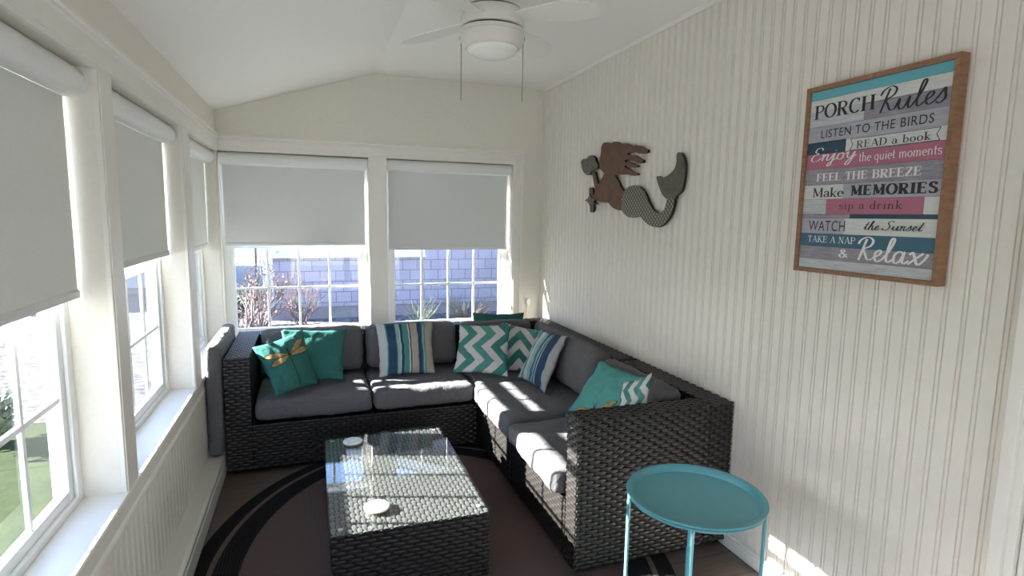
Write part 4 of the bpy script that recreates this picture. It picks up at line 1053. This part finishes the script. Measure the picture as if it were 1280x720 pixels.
m = MB(); m.prism([(-1.15, ze - .12), (xm, zr - .12), (11.45, ze - .12), (11.45, ze + .03), (xm, zr + .03), (-1.15, ze + .03)], lambda a, c_, d: (a, d, c_), HY - .34, HY - .30); m.build('rake_board', M_wtrim, e)
m = MB(); m.prism([(-1.2, ze), (xm, zr), (11.5, ze), (11.5, ze + .08), (xm, zr + .09), (-1.2, ze + .08)], lambda a, c_, d: (a, d, c_), HY - .299, HY + 7.3); m.build('roof', M_roof, e)
M_pale = simple('pale_blue_clapboard', (.34, .365, .39), .7, nscale=3, namt=.06)
e = thing('house', 'pale blue grey house farther off, seen through the left windows', 'house', (-8, 18, GZ))
m = MB(); m.box((-15, 15, GZ), (-2.7, 21, 4.3))
for q in range(22): m.prism([(15.0, .0), (14.975, .0), (15.0, .19)], lambda a, c_, d, q=q: (d, a, GZ + .2 + q * .195 + c_), -14.98, -2.72)
m.build('clapboard_wall', M_pale, e)
m = MB(); m.prism([(14.6, 4.3), (21.4, 4.3), (18, 6.3)], lambda a, c_, d: (d, a, c_), -15.4, -2.3); m.build('roof', M_roof, e)
for wx in (-12.6, -9.8, -7.0, -4.4):
    m = MB(); m.box((wx - .55, 14.93, .9), (wx + .55, 14.999, 2.5)); fr_ = m.build('window_frame', M_wtrim, e)
    for dz in (0, .77):
        m = MB(); m.box((wx - .45, 14.92, 1.0 + dz), (wx + .45, 14.929, 1.7 + dz)); m.build('glass_pane', M_dpane, fr_)

def branchy(m, p, d, L_, r, depth, rng, spread=.55, kids=3, tips=None):
    pts = [p]; q = Vector(p); dd = Vector(d).normalized()
    for i in range(3):
        dd = (dd + Vector((rng.uniform(-1, 1), rng.uniform(-1, 1), rng.uniform(-.3, .6))) * .18).normalized(); q = q + dd * L_ / 3; pts.append(tuple(q))
    m.tube(pts, r, 5, 0, r1=r * .6)
    if tips is not None and depth <= 1: tips += [Vector(x) for x in pts[1:]]
    if depth == 0: return
    for k_ in range(kids):
        nd = (dd + Vector((rng.uniform(-1, 1), rng.uniform(-1, 1), rng.uniform(-.4, .8))) * spread).normalized()
        branchy(m, tuple(Vector(pts[rng.choice((1, 2, 3))])), nd, L_ * rng.uniform(.55, .8), r * .6, depth - 1, rng, spread, kids, tips)
def shrub(name, label, cat, loc, stems, L_, r, depth, seed, col, leaf=None, leafn=0, lsize=.03, spread=.55, kids=3, tilt=.6):
    rng = random.Random(seed); e_ = thing(name, label, cat, loc); m = MB(); tips = []
    for i in range(stems):
        a = rng.uniform(0, 6.28); branchy(m, (loc[0] + rng.uniform(-.06, .06), loc[1] + rng.uniform(-.06, .06), loc[2]), (math.cos(a) * tilt, math.sin(a) * tilt, 1), L_ * rng.uniform(.7, 1.1), r, depth, rng, spread, kids, tips)
    m.build('branches', col, e_, fix=False)
    if leaf and tips:
        m = MB()
        for i in range(leafn):
            p_ = rng.choice(tips) + Vector((rng.uniform(-1, 1), rng.uniform(-1, 1), rng.uniform(-1, 1))) * .05
            a = Vector((rng.uniform(-1, 1), rng.uniform(-1, 1), rng.uniform(-1, 1))).normalized() * lsize; c_ = a.orthogonal().normalized() * lsize * .5
            m.add([tuple(p_), tuple(p_ + a * .5 + c_), tuple(p_ + a), tuple(p_ + a * .5 - c_)], [(0, 1, 2, 3)])
        m.build('leaves', leaf, e_, fix=False)
    return e_
M_twig = simple('grey_pink_bark', (.095, .072, .068), .9); M_twig2 = simple('reddish_twig', (.10, .066, .063), .9); M_straw = simple('dry_straw', (.14, .12, .10), .9)
M_bloom = simple('pink_bud', (.22, .12, .125), .9); M_leafg = simple('dull_green_leaf', (.075, .095, .055), .8); M_leafd = simple('dark_green_leaf', (.03, .06, .03), .8)
shrub('shrub', 'pink budded bare shrub outside the left back window at its left edge', 'shrub', (-.80, 6.9, GZ), 7, .62, .022, 4, 3, M_twig, M_bloom, 500, .03)
shrub('shrub', 'reddish bare twig shrub against the shingled house behind the left back window', 'shrub', (-.16, 9.3, GZ), 9, .42, .011, 3, 5, M_twig2, M_bloom, 80, .02)
shrub('shrub', 'low dry straw coloured twig mound outside the right back window', 'shrub', (2.45, 9.2, GZ), 70, .30, .006, 2, 8, M_straw, None, 0, tilt=1.6, kids=3)
shrub('shrub', 'green grassy clump beside the dry twig mound', 'shrub', (1.60, 9.0, GZ), 26, .34, .005, 1, 9, M_leafg, None, 0, tilt=.8, kids=2)
shrub('shrub', 'tall leafy shrub outside the right back window at its right edge', 'shrub', (3.45, 9.35, GZ), 4, .75, .012, 3, 12, M_twig, M_leafd, 420, .07, tilt=.25, spread=.4)
shrub('shrub', 'low green bush at the lawn edge outside the nearest left window', 'shrub', (-2.35, 5.2, GZ), 22, .2, .009, 2, 17, M_twig, M_leafg, 900, .05)
shrub('shrub', 'dark green low bush beside the house corner board', 'shrub', (-1.15, 9.6, GZ), 14, .32, .01, 2, 14, M_twig, M_leafd, 600, .05)
m = MB(); m.lathe([(.02, GZ), (.02, 1.25), (.035, 1.26), (.035, 1.3), (.0, 1.32)], (-1.02, 12.0, 0), seg=12); tag(m.build('garden_post', simple('black_post', (.02, .02, .02), .5)), 'thin dark garden post beyond the left back window', 'post')
